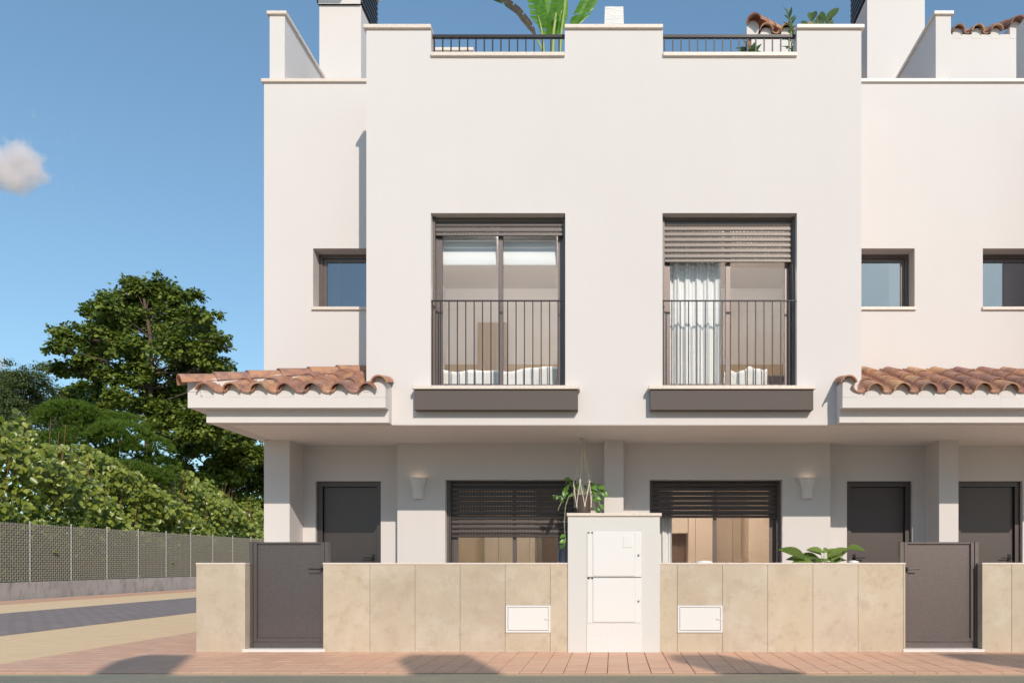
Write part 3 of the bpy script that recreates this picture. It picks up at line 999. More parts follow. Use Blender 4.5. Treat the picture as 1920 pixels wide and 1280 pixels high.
# ------------------------------------------------------------------ rooms seen through the windows
def room(h, x0, x1, y0, y1, z0, z1, wallm, floorm):
    m = MB()
    m.quad((x0, y1, z0), (x1, y1, z0), (x1, y1, z1), (x0, y1, z1))
    m.quad((x0, y0, z0), (x0, y1, z0), (x0, y1, z1), (x0, y0, z1)); m.quad((x1, y1, z0), (x1, y0, z0), (x1, y0, z1), (x1, y1, z1))
    m.quad((x0, y0, z1), (x0, y1, z1), (x1, y1, z1), (x1, y0, z1))
    r = m.build('room_lining', wallm, h)
    m = MB(); m.box(x0, x1, y0, y1, z0 - .03, z0); m.build('room_floor', floorm, h)
    return r


for h, s in ((house_l, -1), (house_m, 1)):
    a, b = mir(s, .08, FE - .22)
    room(h, a, b, DF + .21, 12.4, 3.06, 5.42, ROOMW, FLOORW)
    m = MB(); m.box(a + .01, b - .01, 12.33, 12.395, 3.06, wz(683, 12.33)); m.build('wood_wainscot', WOODL, h)
    a, b = mir(s, .08, FE - .05)
    room(h, a, b, DH + .27, 13.9, .021, 2.45, ROOMW, FLOORW)
m = MB(); m.box(wx(896, 12.32), wx(950, 12.32), 12.30, 12.329, 3.07, wz(605, 12.32)); m.build('inner_door', WOODT, house_l)
# left ground room: light wall, tan wardrobe doors, brown recess
def panel(h, p0, p1, D, m_, z1=2.44, z0=.03, name='wardrobe_panel', t=.05):
    b = MB(); b.cbox(wx(p0, D) + .002, wx(p1, D) - .002, D, D + t, z0, z1, .003); return b.build(name, m_, h)
panel(house_l, 852, 908, 13.8, WOODL, t=.09)
panel(house_l, 908, 935, 13.4, WOODT, t=.4); panel(house_l, 935, 966, 13.4, WOODT, t=.4); panel(house_l, 966, 993, 13.4, WOODT, t=.4); panel(house_l, 993, 1003, 13.4, WOODT, t=.4)
panel(house_l, 1003, 1062, 13.75, WOODD)
panel(house_m, 1225, 1290, 13.3, WOODT, z0=wz(999, 13.3), name='wall_cupboard', t=.4)
panel(house_m, 1225, 1290, 13.8, WOODD, z1=wz(999, 13.8))
panel(house_m, 1290.5, 1304, 13.3, WOODT, t=.5); panel(house_m, 1304, 1340, 13.3, WOODT, t=.5)
panel(house_m, 1340, 1374, 13.7, WOODT, t=.1); panel(house_m, 1374, 1394, 13.7, WOODT, t=.1); panel(house_m, 1394, 1404, 13.5, WOODL, t=.3)
panel(house_m, 1404, 1450, 12.9, WOODT, t=.8)

# a ceiling lamp in each room: the photograph shows the rooms lit and light coming through the shutter slots
for h, x, y, z, P in ((house_l, -1.4, 9.75, 5.42, 26.0), (house_m, 1.4, 9.75, 5.42, 26.0), (house_l, -1.4, 11.7, 2.45, 24.0), (house_m, 1.4, 11.7, 2.45, 46.0)):
    m = MB(); m.lathe(x, y, [(.001, z - .07), (.12, z - .065), (.16, z - .03), (.16, z - .001)], 20); o = m.build('ceiling_lamp', WHITEP, h, smooth=True)
    ld = bpy.data.lights.new('bulb', 'POINT'); ld.energy = P; ld.color = (1, .92, .85); ld.shadow_soft_size = .12
    lo = bpy.data.objects.new('bulb', ld); sc.collection.objects.link(lo); lo.parent = o; oo = ORG[o.name]; lo.location = (x - oo[0], y - oo[1], z - .25 - oo[2])

# beds, blinds and curtains: loose furniture
def cloth_grid(nx, ny, fn, thick=0.012):
    m = MB()
    for j in range(ny + 1):
        for i in range(nx + 1):
            m.v.append(fn(i / nx, j / ny))
    for j in range(ny):
        for i in range(nx):
            k = j * (nx + 1) + i
            m.f.append((k, k + 1, k + nx + 2, k + nx + 1))
    return m


def bed(label, x0, x1, y0, y1, ztop, seedv):
    rnd = random.Random(seedv)
    t = thing('bed', label, 'bed', ((x0 + x1) / 2, (y0 + y1) / 2, 3.06), 'beds behind the upper windows')
    m = MB(); m.box(x0 + .03, x1 - .03, y0 + .05, y1, 3.06, ztop - .14); m.build('bed_base', WOODT, t)
    m = MB(); m.box(x0 + .02, x1 - .02, y0 + .04, y1, ztop - .139, ztop - .03); m.build('mattress', CLOTH, t)
    ph = [rnd.uniform(0, 6) for _ in range(6)]
    def f(u, v):
        x = x0 + (x1 - x0) * u
        if v < .3:
            k = v / .3
            y = y0 - .02 + .015 * math.sin(17 * u + ph[0]) * (1 - k); z = 3.09 + (ztop - 3.09) * k
        else:
            k = (v - .3) / .7
            y = y0 + (y1 - y0) * .8 * k
            z = ztop
        e = max(0, 1 - abs(v - .36) / .25)
        z += (.035 * math.sin(4.6 * u + ph[1]) + .018 * math.sin(13 * u + ph[2] + 5 * v) + .010 * math.sin(29 * u + ph[3] - 9 * v)) * (e + .25 * (v > .3)) + .02 * e
        return (x, y, z)
    m = cloth_grid(70, 40, f); m.build('blanket', CLOTH, t, smooth=True)
    return t


bed('bed with a rumpled white blanket behind the whole left upper window', -2.15, -.62, DF + .42, 11.6, wz(697, DF + .5), 3)
bed('bed corner with a white blanket beside the curtain in the right upper window', wx(1356, 9.6), wx(1436, 9.6), DF + .42, 11.4, wz(699, DF + .5), 5)
m = MB(); m.cbox(wx(1437, 9.75), wx(1478, 9.75), DF + .6, 10.6, 3.062, wz(703, 9.75), .02)
t = tag(m.build('bench', mat('taupe_fabric', (0.33, 0.27, 0.23), rough=.95)), 'taupe upholstered bench next to the bed in the right upper window', 'bench')
for k, (p0, p1, lb) in enumerate(((831, 931.5, 'white fabric blind rolled up at the left pane of the open upper window'), (943.5, 1044, 'white fabric blind rolled up at the right pane of the open upper window'))):
    D = DF + .30
    x0, x1 = wx(p0, D), wx(p1, D)
    zt, zb_ = 5.13, wz(498, D)
    m = cloth_grid(12, 14, lambda u, v: (x0 + (x1 - x0) * u, D + .012 * math.sin(v * 12) - .02 * v, zt + (zb_ + .01 * math.sin(u * 3.1 + k) - zt) * v))
    bt = thing('roman_blind', lb, 'blind', ((x0 + x1) / 2, D, zt), 'roman blinds of the left upper window')
    m.build('fabric', BLIND, bt, smooth=True)
    m = MB(); m.box(x0, x1, D - .02, D + .02, zt, zt + .04); m.build('head_rail', WHITEP, bt)
    m = MB(); m.box(x0 + .002, x1 - .002, D - .035, D - .02, zb_ - .005, zb_ + .015); m.build('hem_bar', WHITEP, bt)


def curtain(label, x0, x1, y, z0, z1, folds, m_, seedv):
    rnd = random.Random(seedv)
    p = rnd.uniform(0, 6)
    m = cloth_grid(90, 10, lambda u, v: (x0 + (x1 - x0) * u, y + .022 * math.sin(u * folds * 6.283 + p) + .012 * math.sin(u * folds * 2.7 * 6.283 + 1 + v), z0 + (z1 - z0) * v + .004 * math.sin(u * folds * 6.283)))
    c = thing('curtain', label, 'curtain', ((x0 + x1) / 2, y, z0))
    m.build('fabric', m_, c, smooth=True)
    r = MB(); r.tube([(x0 - .02, y, z1 + .015), (x1 + .02, y, z1 + .015)], .012, 8); r.build('rod', WHITEP, c)
    return c


SHEER = mat('white_sheer_curtain', (0.85, 0.84, 0.83), rough=.95)
curtain('white pleated curtain hanging in the right upper window', wx(1254, 9.45), wx(1352, 9.45), DF + .33, 3.08, 5.2, 5.2, SHEER, 2)
curtain('white curtain at the left side of the right ground window', wx(1205, 10.95), wx(1259, 10.95), DH + .42, .04, 2.35, 3.5, SHEER, 4)
curtain('grey blue curtain at the right side of the left ground window', wx(1046, 10.95), wx(1110, 10.95), DH + .42, .04, 2.35, 4.5, mat('grey_blue_curtain', (0.36, 0.36, 0.44), rough=.95), 6)

# ------------------------------------------------------------------ garden walls, gates, meter pillar
WALLTOP = 0.998
CLG = 'stone clad garden walls along the pavement'


def garden_wall(label, x0, x1, joints, skip=None):
    t = thing('garden_wall', label, 'wall', ((x0 + x1) / 2, DW + .1, 0), CLG)
    m = MB()
    m.box(x0 + .015, x1 - .015, DW + .02, DW + .175, 0, WALLTOP - .02)
    m.build('core', CONC, t)
    edges = [x0] + [j for j in joints if x0 < j < x1] + [x1]
    for a, b in zip(edges, edges[1:]):
        zr = [(0.0, WALLTOP - .0205)]
        if skip and a - .02 < skip[0] and b + .02 > skip[1]:
            zr = [(0.0, skip[2] - .002), (skip[3] + .002, WALLTOP - .0205)]
        for z0, z1 in zr:
            m = MB(); e = .0016
            yy = DW + random.uniform(-.001, .001)
            m.cbox(a + (e if a > x0 else 0), b - (e if b < x1 else 0), yy, DW + .0195, z0, z1, .0012); m.build('stone_slab', STONE, t)
    for xx, d in ((x0, 1), (x1, -1)):
        m = MB(); q = sorted((xx + d * .0005, xx + d * .0145)); m.box(q[0], q[1], DW + .02, DW + .185, 0, WALLTOP - .0205); m.build('end_slab', STONE, t)
    m = MB(); m.cbox(x0 - .004, x1 + .004, DW - .006, DW + .185, WALLTOP - .02, WALLTOP, .003); m.build('coping', COPE, t)
    return t


G1A, G1B = wx(459.5, DW), wx(606, DW)
G2A, G2B = wx(1697.5, DW), wx(1842, DW)
HZ0, HZ1 = wz(1185, DW), wz(1134, DW)
HL = (wx(948, DW), wx(1032.5, DW)); HR = (wx(1270, DW), wx(1355, DW))
PA, PB = wx(1065, DW), wx(1237, DW)
garden_wall('short beige stone wall at the street corner left of the left gate', wx(368, DW), G1A, [])
garden_wall('beige stone wall running from the left gate to the white meter pillar', G1B, PA - .001, [wx(609 + 84.55 * k, DW) for k in range(1, 6)], (*HL, HZ0, HZ1))
garden_wall('beige stone wall running from the white meter pillar to the right gate', PB + .001, G2A, [wx(1270 + 84.75 * k, DW) for k in range(0, 6)], (*HR, HZ0, HZ1))
garden_wall('beige stone wall at the right edge beyond the right gate', G2B, 7.0, [wx(1897 + 84.75 * k, DW) for k in range(0, 8)])
# side return of the corner wall
m = MB(); m.box(wx(368, DW), wx(368, DW) + .16, DW + .19, DG - .001, 0, WALLTOP - .01)
tag(m.build('garden_side_wall', STUCCO), 'low white return wall between the corner wall and the end column', 'wall')

for lb, (a, b), gname in (('white utility hatch low in the stone wall left of the meter pillar', HL, 0), ('white utility hatch low in the stone wall right of the meter pillar', HR, 1)):
    t = thing('utility_hatch', lb, 'hatch', ((a + b) / 2, DW, HZ0), 'white hatches set in the stone walls')
    m = MB(); e = .022
    a_, b_ = a + .002, b - .002
    for (p, q, r, s_) in ((a_, b_, HZ0, HZ0 + e), (a_, b_, HZ1 - e, HZ1), (a_, a_ + e, HZ0 + e, HZ1 - e), (b_ - e, b_, HZ0 + e, HZ1 - e)):
        m.cbox(p, q, DW - .012, DW + .0195, r, s_, .002)
    m.build('frame', WHITEP, t)
    m = MB(); m.cbox(a_ + e + .004, b_ - e - .003, DW - .007, DW + .015, HZ0 + e + .004, HZ1 - e - .004, .004); m.build('door', WHITEP, t)
    m = MB(); m.cbox(b_ - e - .045, b_ - e + .012, DW - .016, DW - .0115, (HZ0 + HZ1) / 2 - .008, (HZ0 + HZ1) / 2 + .008, .002); m.build('latch', mat('pale_grey_plastic', (.7, .7, .69), rough=.4), t)

PF = DW - .02
pil = thing('meter_pillar', 'tall pale grey pillar with marble top holding the white meter doors', 'pillar', (0, DW + .1, 0))
CZ = wz(967, PF)
m = MB(); m.box(PA, PB, PF, PF + .36, 0, CZ); m.build('body', mat('pale_grey_render', (0.665, 0.655, 0.63), rough=.9, spec=.2, bump=(55, .25)), pil)
m = MB(); m.cbox(PA - .012, PB + .02, PF - .02, PF + .38, CZ, CZ + .034, .004); m.build('coping', COPE, pil)
CA, CB = wx(1101, PF), wx(1202, PF)
cab_parts = []
for lb, y0, y1, top in (('upper white meter cabinet door with a small square window plate', 997, 1081, True), ('lower white meter cabinet door directly under the one with the plate', 1082.6, 1167, False)):
    z1, z0 = wz(y0, PF), wz(y1, PF)
    t = thing('meter_cabinet', lb, 'cabinet', ((CA + CB) / 2, PF, z0), 'white meter cabinets on the pillar')
    m = MB(); m.cbox(CA, CB, PF - .012, PF - .0005, z0, z1, .003); m.build('frame', WHITEP, t)
    dA, dB = wx(1112, PF), wx(1190.5, PF)
    m = MB(); m.box(dA - .004, dB + .003, PF - .0128, PF - .0122, z0 + .008, z1 - .006); m.build('joint', SEAM if False else mat('grey_joint', (.45, .44, .42), rough=.8), t)
    m = MB(); m.cbox(dA, dB, PF - .019, PF - .0129, z0 + .012, z1 - .008, .002); m.build('door', WHITEP, t)
    for xx in (CA + .006, CA + .045):
        m = MB(); m.box(xx, xx + .022, PF - .016, PF - .0122, z1 - .012, z1 + .001); m.build('hinge', BLACK, t)
    zk = wz(1040.5 if top else 1126.5, PF)
    m = MB(); m.tube([(wx(1197, PF), PF - .0121, zk), (wx(1197, PF), PF - .017, zk)], .012, 10); m.build('lock', mat('grey_steel_lock', (.3, .3, .31), rough=.35, metal=.7), t)
    m = MB(); m.box(CB - .001, CB + .004, PF - .014, PF - .001, zk, zk + .03); m.build('catch', WHITEP, t)
    if top:
        m = MB(); m.cbox(wx(1168.5, PF), wx(1186, PF), PF - .0235, PF - .0191, wz(1026, PF), wz(1004, PF), .002); m.build('window_plate', WHITEP, t)
m = MB(); m.box(CA, CB, PF - .006, PF - .0005, wz(1082.6, PF) + .001, wz(1081, PF) - .001); m.build('seam', SEAM, pil)
m = MB(); m.cbox(wx(1100, PF), wx(1203, PF), PF - .008, PF - .0005, 0, wz(1167.3, PF), .003); m.build('plinth_panel', WHITEG, pil)


def gate(label, a, b, handle_right, m_):
    D = DW + .115
    t = thing('garden_gate', label, 'gate', ((a + b) / 2, D, 0), 'metal garden gates')
    zt = wz(1015.3, D)
    for x0, x1 in ((a - .015, a + .03), (b - .03, b + .015)):
        m = MB(); m.cbox(x0, x1, D, D + .07, .04, zt, .003); m.build('post', m_, t)
    A, B = a + .034, b - .034
    z0, z1 = .105, zt - .002
    fr = MB(); w = .040
    fr.cbox(A, A + w, D + .004, D + .05, z0, z1, .003); fr.cbox(B - w, B, D + .004, D + .05, z0, z1, .003)
    fr.build('stile', m_, t)
    fr = MB(); fr.cbox(A + w + .0005, B - w - .0005, D + .006, D + .048, z1 - .022, z1, .003); fr.build('top_rail', m_, t)
    fr = MB(); fr.cbox(A + w + .0005, B - w - .0005, D + .006, D + .048, z0, z0 + .042, .003); fr.build('bottom_rail', m_, t)
    p = MB(); p.box(A + w + .001, B - w - .001, D + .026, D + .036, z0 + .0425, z1 - .0225); p.build('panel', m_, t)
    k = MB(); k.box(a + .031, b - .031, D + .012, D + .058, .036, z0 - .006); k.build('kick_rail', m_, t)
    hx = B - .018 if handle_right else A + .018
    sg = -1 if handle_right else 1
    zh = wz(1066.5, D)
    h = MB(); h.tube([(hx, D + .004, zh), (hx, D - .05, zh)], .016, 10); h.tube([(hx, D - .045, zh), (hx + sg * .135, D - .05, zh + .004)], .0075, 8); h.tube([(hx, D + .0045, zh), (hx, D - .002, zh)], .024, 12)
    h.build('handle', BLACK, t)
    s_ = MB(); s_.cbox(a - .028, b + .022, DW - .012, DW + .24, .0012, .035, .003); s_.build('threshold', STEP, t)
    return t


gate('dark metal garden gate with lever at its right, before the left entrance', G1A, G1B, True, METAL)
gate('paler sunlit metal garden gate with lever at its left, before the right pillar', G2A, G2B, False, METAL)

# ------------------------------------------------------------------ wall lamps
def wall_lamp(label, px):
    D = DH
    x = wx(px, D)
    t = thing('wall_lamp', label, 'lamp', (x, D, wz(935, D)), 'white wall lamps by the ground windows')
    z0, z1, zm = wz(934.5, D), wz(895.5, D), wz(918, D)
    m = MB()
    prof = [(.070, z0), (.072, z0 + .005), (.076, zm), (.092, zm + .07), (.112, z1), (.108, z1), (.088, zm + .07), (.072, zm)]
    n = len(m.v)
    m.lathe(x, D - .001, prof, 20, half=True)
    m.lathe(x, D - .001, [(.0005, z0), (.070, z0)], 20, half=True)
    for v in range(len(m.v)):
        a = m.v[v]; m.v[v] = (a[0], D - .001 + (a[1] - D + .001) * 1.05, a[2])
    m.build('shade', mat('white_plaster_lamp', (.78, .76, .745), rough=.7), t, smooth=False)
    ld = bpy.data.lights.new('bulb', 'POINT'); ld.energy = 0.1; ld.color = (1, .74, .48); ld.shadow_soft_size = .03
    lo = bpy.data.objects.new('bulb', ld); sc.collection.objects.link(lo); lo.parent = t; lo.location = (0, -.05, z1 - .03 - wz(935, D))


wall_lamp('white tapered wall lamp between the left entrance and the left ground window', 784.5)
wall_lamp('white tapered wall lamp between the right ground window and the middle entrance', 1513)

# ------------------------------------------------------------------ leaves
def leaf_mesh(name, m_, shape, droop=0.25, fold=0.12, nseg=6):
    """unit leaf along +Y, width from shape(t), folded along the midrib and drooping"""
    m = MB()
    pts = []
    for i in range(nseg + 1):
        t = i / nseg
        w = shape(t)
        z = -droop * t * t
        pts.append(((-w, t, z + fold * w * 2), (0, t, z), (w, t, z + fold * w * 2)))
    for p in pts:
        m.v += p
    for i in range(nseg):
        k = 3 * i
        m.f += [(k, k + 1, k + 4, k + 3), (k + 1, k + 2, k + 5, k + 4)]
    me = m.mesh(name); me.materials.append(m_)
    for p in me.polygons:
        p.use_smooth = True
    return me


heart = lambda t: .46 * max(0, math.sin(math.pi * min(1, t * .92 + .10)) ** .75) * (1.12 - .5 * t) if t < .999 else .0
oval = lambda t: .27 * math.sin(math.pi * max(.03, min(.995, t))) ** .8
lance = lambda t: .15 * math.sin(math.pi * max(.03, min(.995, t))) ** .9
POTHOS_ME = leaf_mesh('leaf', POTLEAF, heart, .35, .15)
RUBBER_ME = leaf_mesh('leaf', RUBLEAF, oval, .45, .12)
BIG_ME = leaf_mesh('leaf', BIGLEAF, oval, .45, .12)
PADDLE_ME = leaf_mesh('leaf', RUBLEAF, lambda t: .30 * math.sin(math.pi * max(.02, min(.985, t ** 1.15))) ** .65, .08, .12, 8)
LANCE_ME = leaf_mesh('leaf', RUBLEAF, lance, .2, .2)


def aim(direction, normal):
    """euler for a leaf whose +Y goes along direction and +Z near normal"""
    d = Vector(direction).normalized(); n = Vector(normal)
    x = d.cross(n).normalized(); z = x.cross(d)
    return Matrix((x, d, z)).transposed().to_euler()


# hanging planter
DP = 11.1 - 0.75
DP = 10.05
hp = thing('hanging_planter', 'leafy plant in a dark pot hanging in a macrame holder under the porch ceiling', 'planter', (wx(1093, DP), DP, ZS - .01))
PX = wx(1093, DP)
zc_ = ZS + .004
m = MB(); m.lathe(PX, DP, [(.001, zc_ - .03), (.035, zc_ - .03), (.05, zc_ - .004), (.05, zc_)], 20); m.build('ceiling_hook', mat('beige_hook', (.6, .52, .46), rough=.6), hp, smooth=True)
zp1, zp0 = wz(928, DP), wz(928, DP) - .25
pot = MB(); pot.lathe(PX, DP, [(.001, zp0), (.088, zp0), (.10, zp0 + .03), (.108, zp1), (.099, zp1), (.096, zp1 - .03)], 28); pot.build('pot', POTD, hp, smooth=False)
s_ = MB(); s_.lathe(PX, DP, [(.001, zp1 - .028), (.097, zp1 - .028)], 20); s_.build('soil', SOIL, hp)
zg = wz(850, DP); zk1 = wz(893, DP); zk2 = wz(905, DP); zx = wz(949, DP)
NC = 6
for k in range(NC):
    a = 2 * math.pi * (k + .25) / NC
    ca, sa = math.cos(a), math.sin(a)
    m = MB()
    m.tube([(PX + .012 * ca, DP + .012 * sa, zc_ - .02), (PX + .022 * ca, DP + .022 * sa, zg), (PX + .10 * ca, DP + .10 * sa, zk1), (PX + .125 * ca, DP + .125 * sa, zk2)], .0055, 6)
    for zz, rr in ((zk1, .10), (zk2 + .02, .12), (zk2, .125)):
        m.lathe(PX + rr * ca, DP + rr * sa, [(.001, zz + .017), (.011, zz + .008), (.012, zz - .006), (.001, zz - .017)], 8)
    m.lathe(PX + .022 * ca, DP + .022 * sa, [(.001, zg + .025), (.010, zg + .012), (.010, zg - .012), (.001, zg - .025)], 8)
    for dk in (-.5, .5):
        a2 = a + dk * 2 * math.pi / NC
        amid = a + dk * .5 * 2 * math.pi / NC
        m.tube([(PX + .125 * ca, DP + .125 * sa, zk2), (PX + .118 * math.cos(amid), DP + .118 * math.sin(amid), (zk2 + zx) / 2), (PX + .112 * math.cos(a2), DP + .112 * math.sin(a2), zx)], .0055, 6)
    a2 = a + .5 * 2 * math.pi / NC
    m.lathe(PX + .112 * math.cos(a2), DP + .112 * math.sin(a2), [(.001, zx + .015), (.012, zx + .006), (.012, zx - .006), (.001, zx - .015)], 8)
    m.tube([(PX + .112 * math.cos(a2), DP + .112 * math.sin(a2), zx), (PX + .06 * math.cos(a2), DP + .06 * math.sin(a2), zp0 - .012), (PX, DP, zp0 - .03)], .0055, 6)
    m.build('cord', ROPE, hp)
m = MB()
for k in range(5):
    m.tube([(PX + .01 * math.cos(k * 1.3), DP + .01 * math.sin(k * 1.3), zp0 - .025), (PX + .03 * math.cos(k * 1.3), DP + .03 * math.sin(k * 1.3), zp0 - .12)], .004, 5)
m.build('tassel', ROPE, hp)
rnd = random.Random(11)
vines = [  # trailing stems, photo pixels, with depth offset
    [(1090, 926), (1070, 905), (1058, 925), (1054, 938), (1046, 956)], [(1090, 926), (1068, 908), (1052, 930), (1036, 928)],
    [(1092, 926), (1080, 900), (1066, 898), (1060, 906)], [(1096, 926), (1116, 905), (1126, 915), (1130, 928)],
    [(1096, 926), (1112, 915), (1122, 938), (1126, 950)], [(1095, 926), (1110, 930), (1114, 950), (1120, 965)],
    [(1090, 926), (1066, 930), (1060, 950), (1058, 985), (1060, 1010), (1058, 1024)], [(1093, 926), (1095, 905), (1085, 900)],
    [(1096, 926), (1104, 905), (1112, 908)], [(1090, 926), (1075, 925), (1064, 938)],
]
m = MB()
leaf_spots = []
for vi, v in enumerate(vines):
    dy = rnd.uniform(-.10, .12)
    pts = []
    for i, (px, py) in enumerate(v):
        t = i / (len(v) - 1)
        D = DP + dy * t
        pts.append(Vector((wx(px, D), D, wz(py, D))))
    sm = []
    for i in range(len(pts) - 1):
        for q in range(4):
            sm.append(pts[i].lerp(pts[i + 1], q / 4))
    sm.append(pts[-1])
    m.tube(sm, .0035, 5)
    L = len(sm)
    for i in range(3, L, 2):
        if vi == 6 and i < L - 6 and i % 3:
            continue
        leaf_spots.append((sm[i], (sm[i] - sm[i - 1])))
m.build('vine', VINE, hp)
for p, d in leaf_spots:
    for _ in range(rnd.choice((0, 1, 1, 1))):
        out = Vector((p.x - PX, p.y - DP, 0)); out = out.normalized() if out.length > .01 else Vector((rnd.uniform(-1, 1), -1, 0))
        dirn = out * rnd.uniform(.2, 1.0) + Vector((rnd.uniform(-.7, .7), rnd.uniform(-.8, .3), rnd.uniform(-.9, .15)))
        s0 = rnd.uniform(.06, .10)
        inst('leaf', POTHOS_ME, hp, p, aim(dirn, Vector((rnd.uniform(-.5, .7), -1.0, rnd.uniform(.2, 1.2)))), (s0, s0, s0))

# big leaf plant behind the wall
DQ = 9.55
bp_ = thing('rubber_plant', 'broad leaved green plant just above the stone wall left of the middle door', 'plant', (wx(1545, DQ), DQ, .02))
m = MB(); m.lathe(wx(1545, DQ), DQ, [(.001, .02), (.14, .02), (.19, .42), (.175, .42), (.17, .38), (.001, .38)], 24); m.build('pot', POTW, bp_)
bleaves = [((1512, 1049), (1474, 1030), .9), ((1520, 1052), (1482, 1046), .9), ((1540, 1040), (1518, 1030), 1), ((1535, 1046), (1500, 1042), 1), ((1545, 1036), (1519, 1029), .8),
           ((1552, 1044), (1585, 1030), 1.2), ((1545, 1036), (1560, 1028), .9), ((1550, 1050), (1578, 1047), .9), ((1588, 1028), (1622, 1030), .8), ((1560, 1050), (1588, 1024), 1.3),
           ((1538, 1053), (1505, 1052), .8), ((1530, 1052), (1552, 1052), .8), ((1565, 1054), (1590, 1045), .7), ((1525, 1055), (1495, 1054), .7)]
sm_ = MB()
for k, ((x0, y0), (x1, y1), sc_) in enumerate(bleaves):
    dd = rnd.uniform(-.18, .18)
    P0 = Vector((wx(x0, DQ + dd * .5), DQ + dd * .5, wz(y0, DQ))); P1 = Vector((wx(x1, DQ + dd), DQ + dd + rnd.uniform(-.1, .1), wz(y1, DQ)))
    sm_.tube([(wx(1545, DQ) + jit(.03), DQ + jit(.03), .38), ((P0.x + wx(1545, DQ)) / 2, (P0.y + DQ) / 2, P0.z * .7 + .1), tuple(P0)], [.008, .006, .004], 5)
    L = (P1 - P0).length * 1.05 + .02
    inst('leaf', BIG_ME, bp_, P0, aim((P1 - P0) + Vector((0, 0, .25 * L)), Vector((rnd.uniform(-.3, .3), -.75, 1))), (L * 1.05, L, L))
for k in range(16):
    a = rnd.uniform(0, 6.28)
    P0 = Vector((wx(1545, DQ) + rnd.uniform(-.16, .16), DQ + rnd.uniform(-.12, .12), rnd.uniform(.86, 1.02)))
    d = Vector((math.cos(a), math.sin(a) * .6, rnd.uniform(-.1, .55)))
    L = rnd.uniform(.13, .24)
    sm_.tube([(wx(1545, DQ) + jit(.03), DQ + jit(.03), .38), tuple(P0)], [.006, .003], 5)
    inst('leaf', BIG_ME, bp_, P0, aim(d, Vector((rnd.uniform(-.4, .4), -.5, 1))), (L * 1.15, L, L))
sm_.build('stem', BANSTEM, bp_)

# small white things whose tops show over the wall
m = MB(); m.lathe(wx(1320, 9.3), 9.3, [(.001, .60), (.09, .60), (.11, .8), (.105, wz(1053, 9.3)), (.07, wz(1050.5, 9.3)), (.001, wz(1049.8, 9.3))], 24)
st = thing('garden_stool', 'rounded white seat top just showing over the wall below the right ground window', 'stool', (wx(1320, 9.3), 9.3, .02))
m.build('seat', POTW, st, smooth=True)
m = MB()
for k in range(4):
    a = k * math.pi / 2 + .6
    m.tube([(wx(1320, 9.3) + .07 * math.cos(a), 9.3 + .07 * math.sin(a), .62), (wx(1320, 9.3) + .16 * math.cos(a), 9.3 + .16 * math.sin(a), .02)], .012, 6)
m.build('leg', WHITEP, st)
m = MB(); m.lathe(wx(1600, 9.4), 9.4, [(.001, .02), (.05, .02), (.035, .5), (.03, .96), (.06, .99), (.065, wz(1052, 9.4)), (.03, wz(1050, 9.4)), (.001, wz(1049.8, 9.4))], 20)
tag(m.build('garden_lantern', POTW, smooth=True), 'small white rounded top peeping over the wall under the middle door lever', 'lantern')

# rooftop plants
DR = DF + 0.75
def roof_pot(t, x, y, r=.16):
    m = MB(); m.lathe(x, y, [(.001, 6.5), (r * .75, 6.5), (r, 6.9), (r * .92, 6.9), (r * .9, 6.86), (.001, 6.86)], 20); m.build('pot', POTW, t)


t = thing('rubber_plant', 'tall narrow plant rising beside the right end of the right terrace railing', 'plant', (wx(1484, DR), DR, 6.5))
roof_pot(t, wx(1484, DR), DR)
m = MB(); sp = [(wx(1484, DR), DR, 6.8), (wx(1485, DR), DR, wz(101, DR)), (wx(1483, DR), DR, wz(62, DR)), (wx(1479, DR), DR, wz(36, DR))]
m.tube(sp, [.012, .01, .008, .005], 6); m.build('stem', BANSTEM, t)
for k in range(26):
    q = k / 25
    py = 108 - 78 * q
    px = 1485 - 6 * max(0, q - .4) / .6
    a = k * 2.4
    L = .17 - .03 * q
    inst('leaf', LANCE_ME if q > .45 else RUBBER_ME, t, (wx(px, DR), DR, wz(py, DR)), aim((math.cos(a), math.sin(a) * .8, .7 + q * 1.2), (0, -.8, 1)), (L, L, L))
t = thing('rubber_plant', 'two stemmed dark round leaved plant above the right end of the parapet', 'plant', (wx(1535, DR + .2), DR + .2, 6.5))
D_ = DR + .2
roof_pot(t, wx(1540, D_), D_)
m = MB()
for bx, by, tx, ty in ((1540, 90, 1520, 40), (1540, 90, 1542, 46), (1540, 90, 1550, 40)):
    m.tube([(wx(1540, D_), D_, 6.8), (wx(bx, D_), D_, wz(by, D_)), (wx(tx, D_), D_, wz(ty, D_))], [.01, .008, .005], 6)
m.build('stem', BANSTEM, t)
for (x0, y0, x1, y1) in ((1520, 40, 1519, 24), (1521, 42, 1529, 22), (1516, 50, 1505, 40), (1524, 50, 1532, 39), (1538, 48, 1534, 32), (1542, 47, 1541, 25), (1547, 42, 1567, 24), (1548, 46, 1558, 38), (1544, 50, 1559, 46), (1545, 52, 1536, 46), (1550, 50, 1560, 52)):
    P0 = Vector((wx(x0, D_), D_, wz(y0, D_))); P1 = Vector((wx(x1, D_), D_ + jit(.05), wz(y1, D_)))
    L = (P1 - P0).length * 1.05
    inst('leaf', PADDLE_ME, t, P0, aim(P1 - P0 + Vector((0, -.01, .02)), (jit(.5), -1, .2)), (L * 1.0, L * 1.2, L))
t = thing('rubber_plant', 'low spreading green plant behind the railing by the brown pipe on the terrace', 'plant', (wx(1408, DR), DR, 6.5))
roof_pot(t, wx(1410, DR), DR)
m = MB(); m.tube([(wx(1410, DR), DR, 6.8), (wx(1411, DR), DR, wz(103, DR))], .012, 6); m.build('stem', BANSTEM, t)
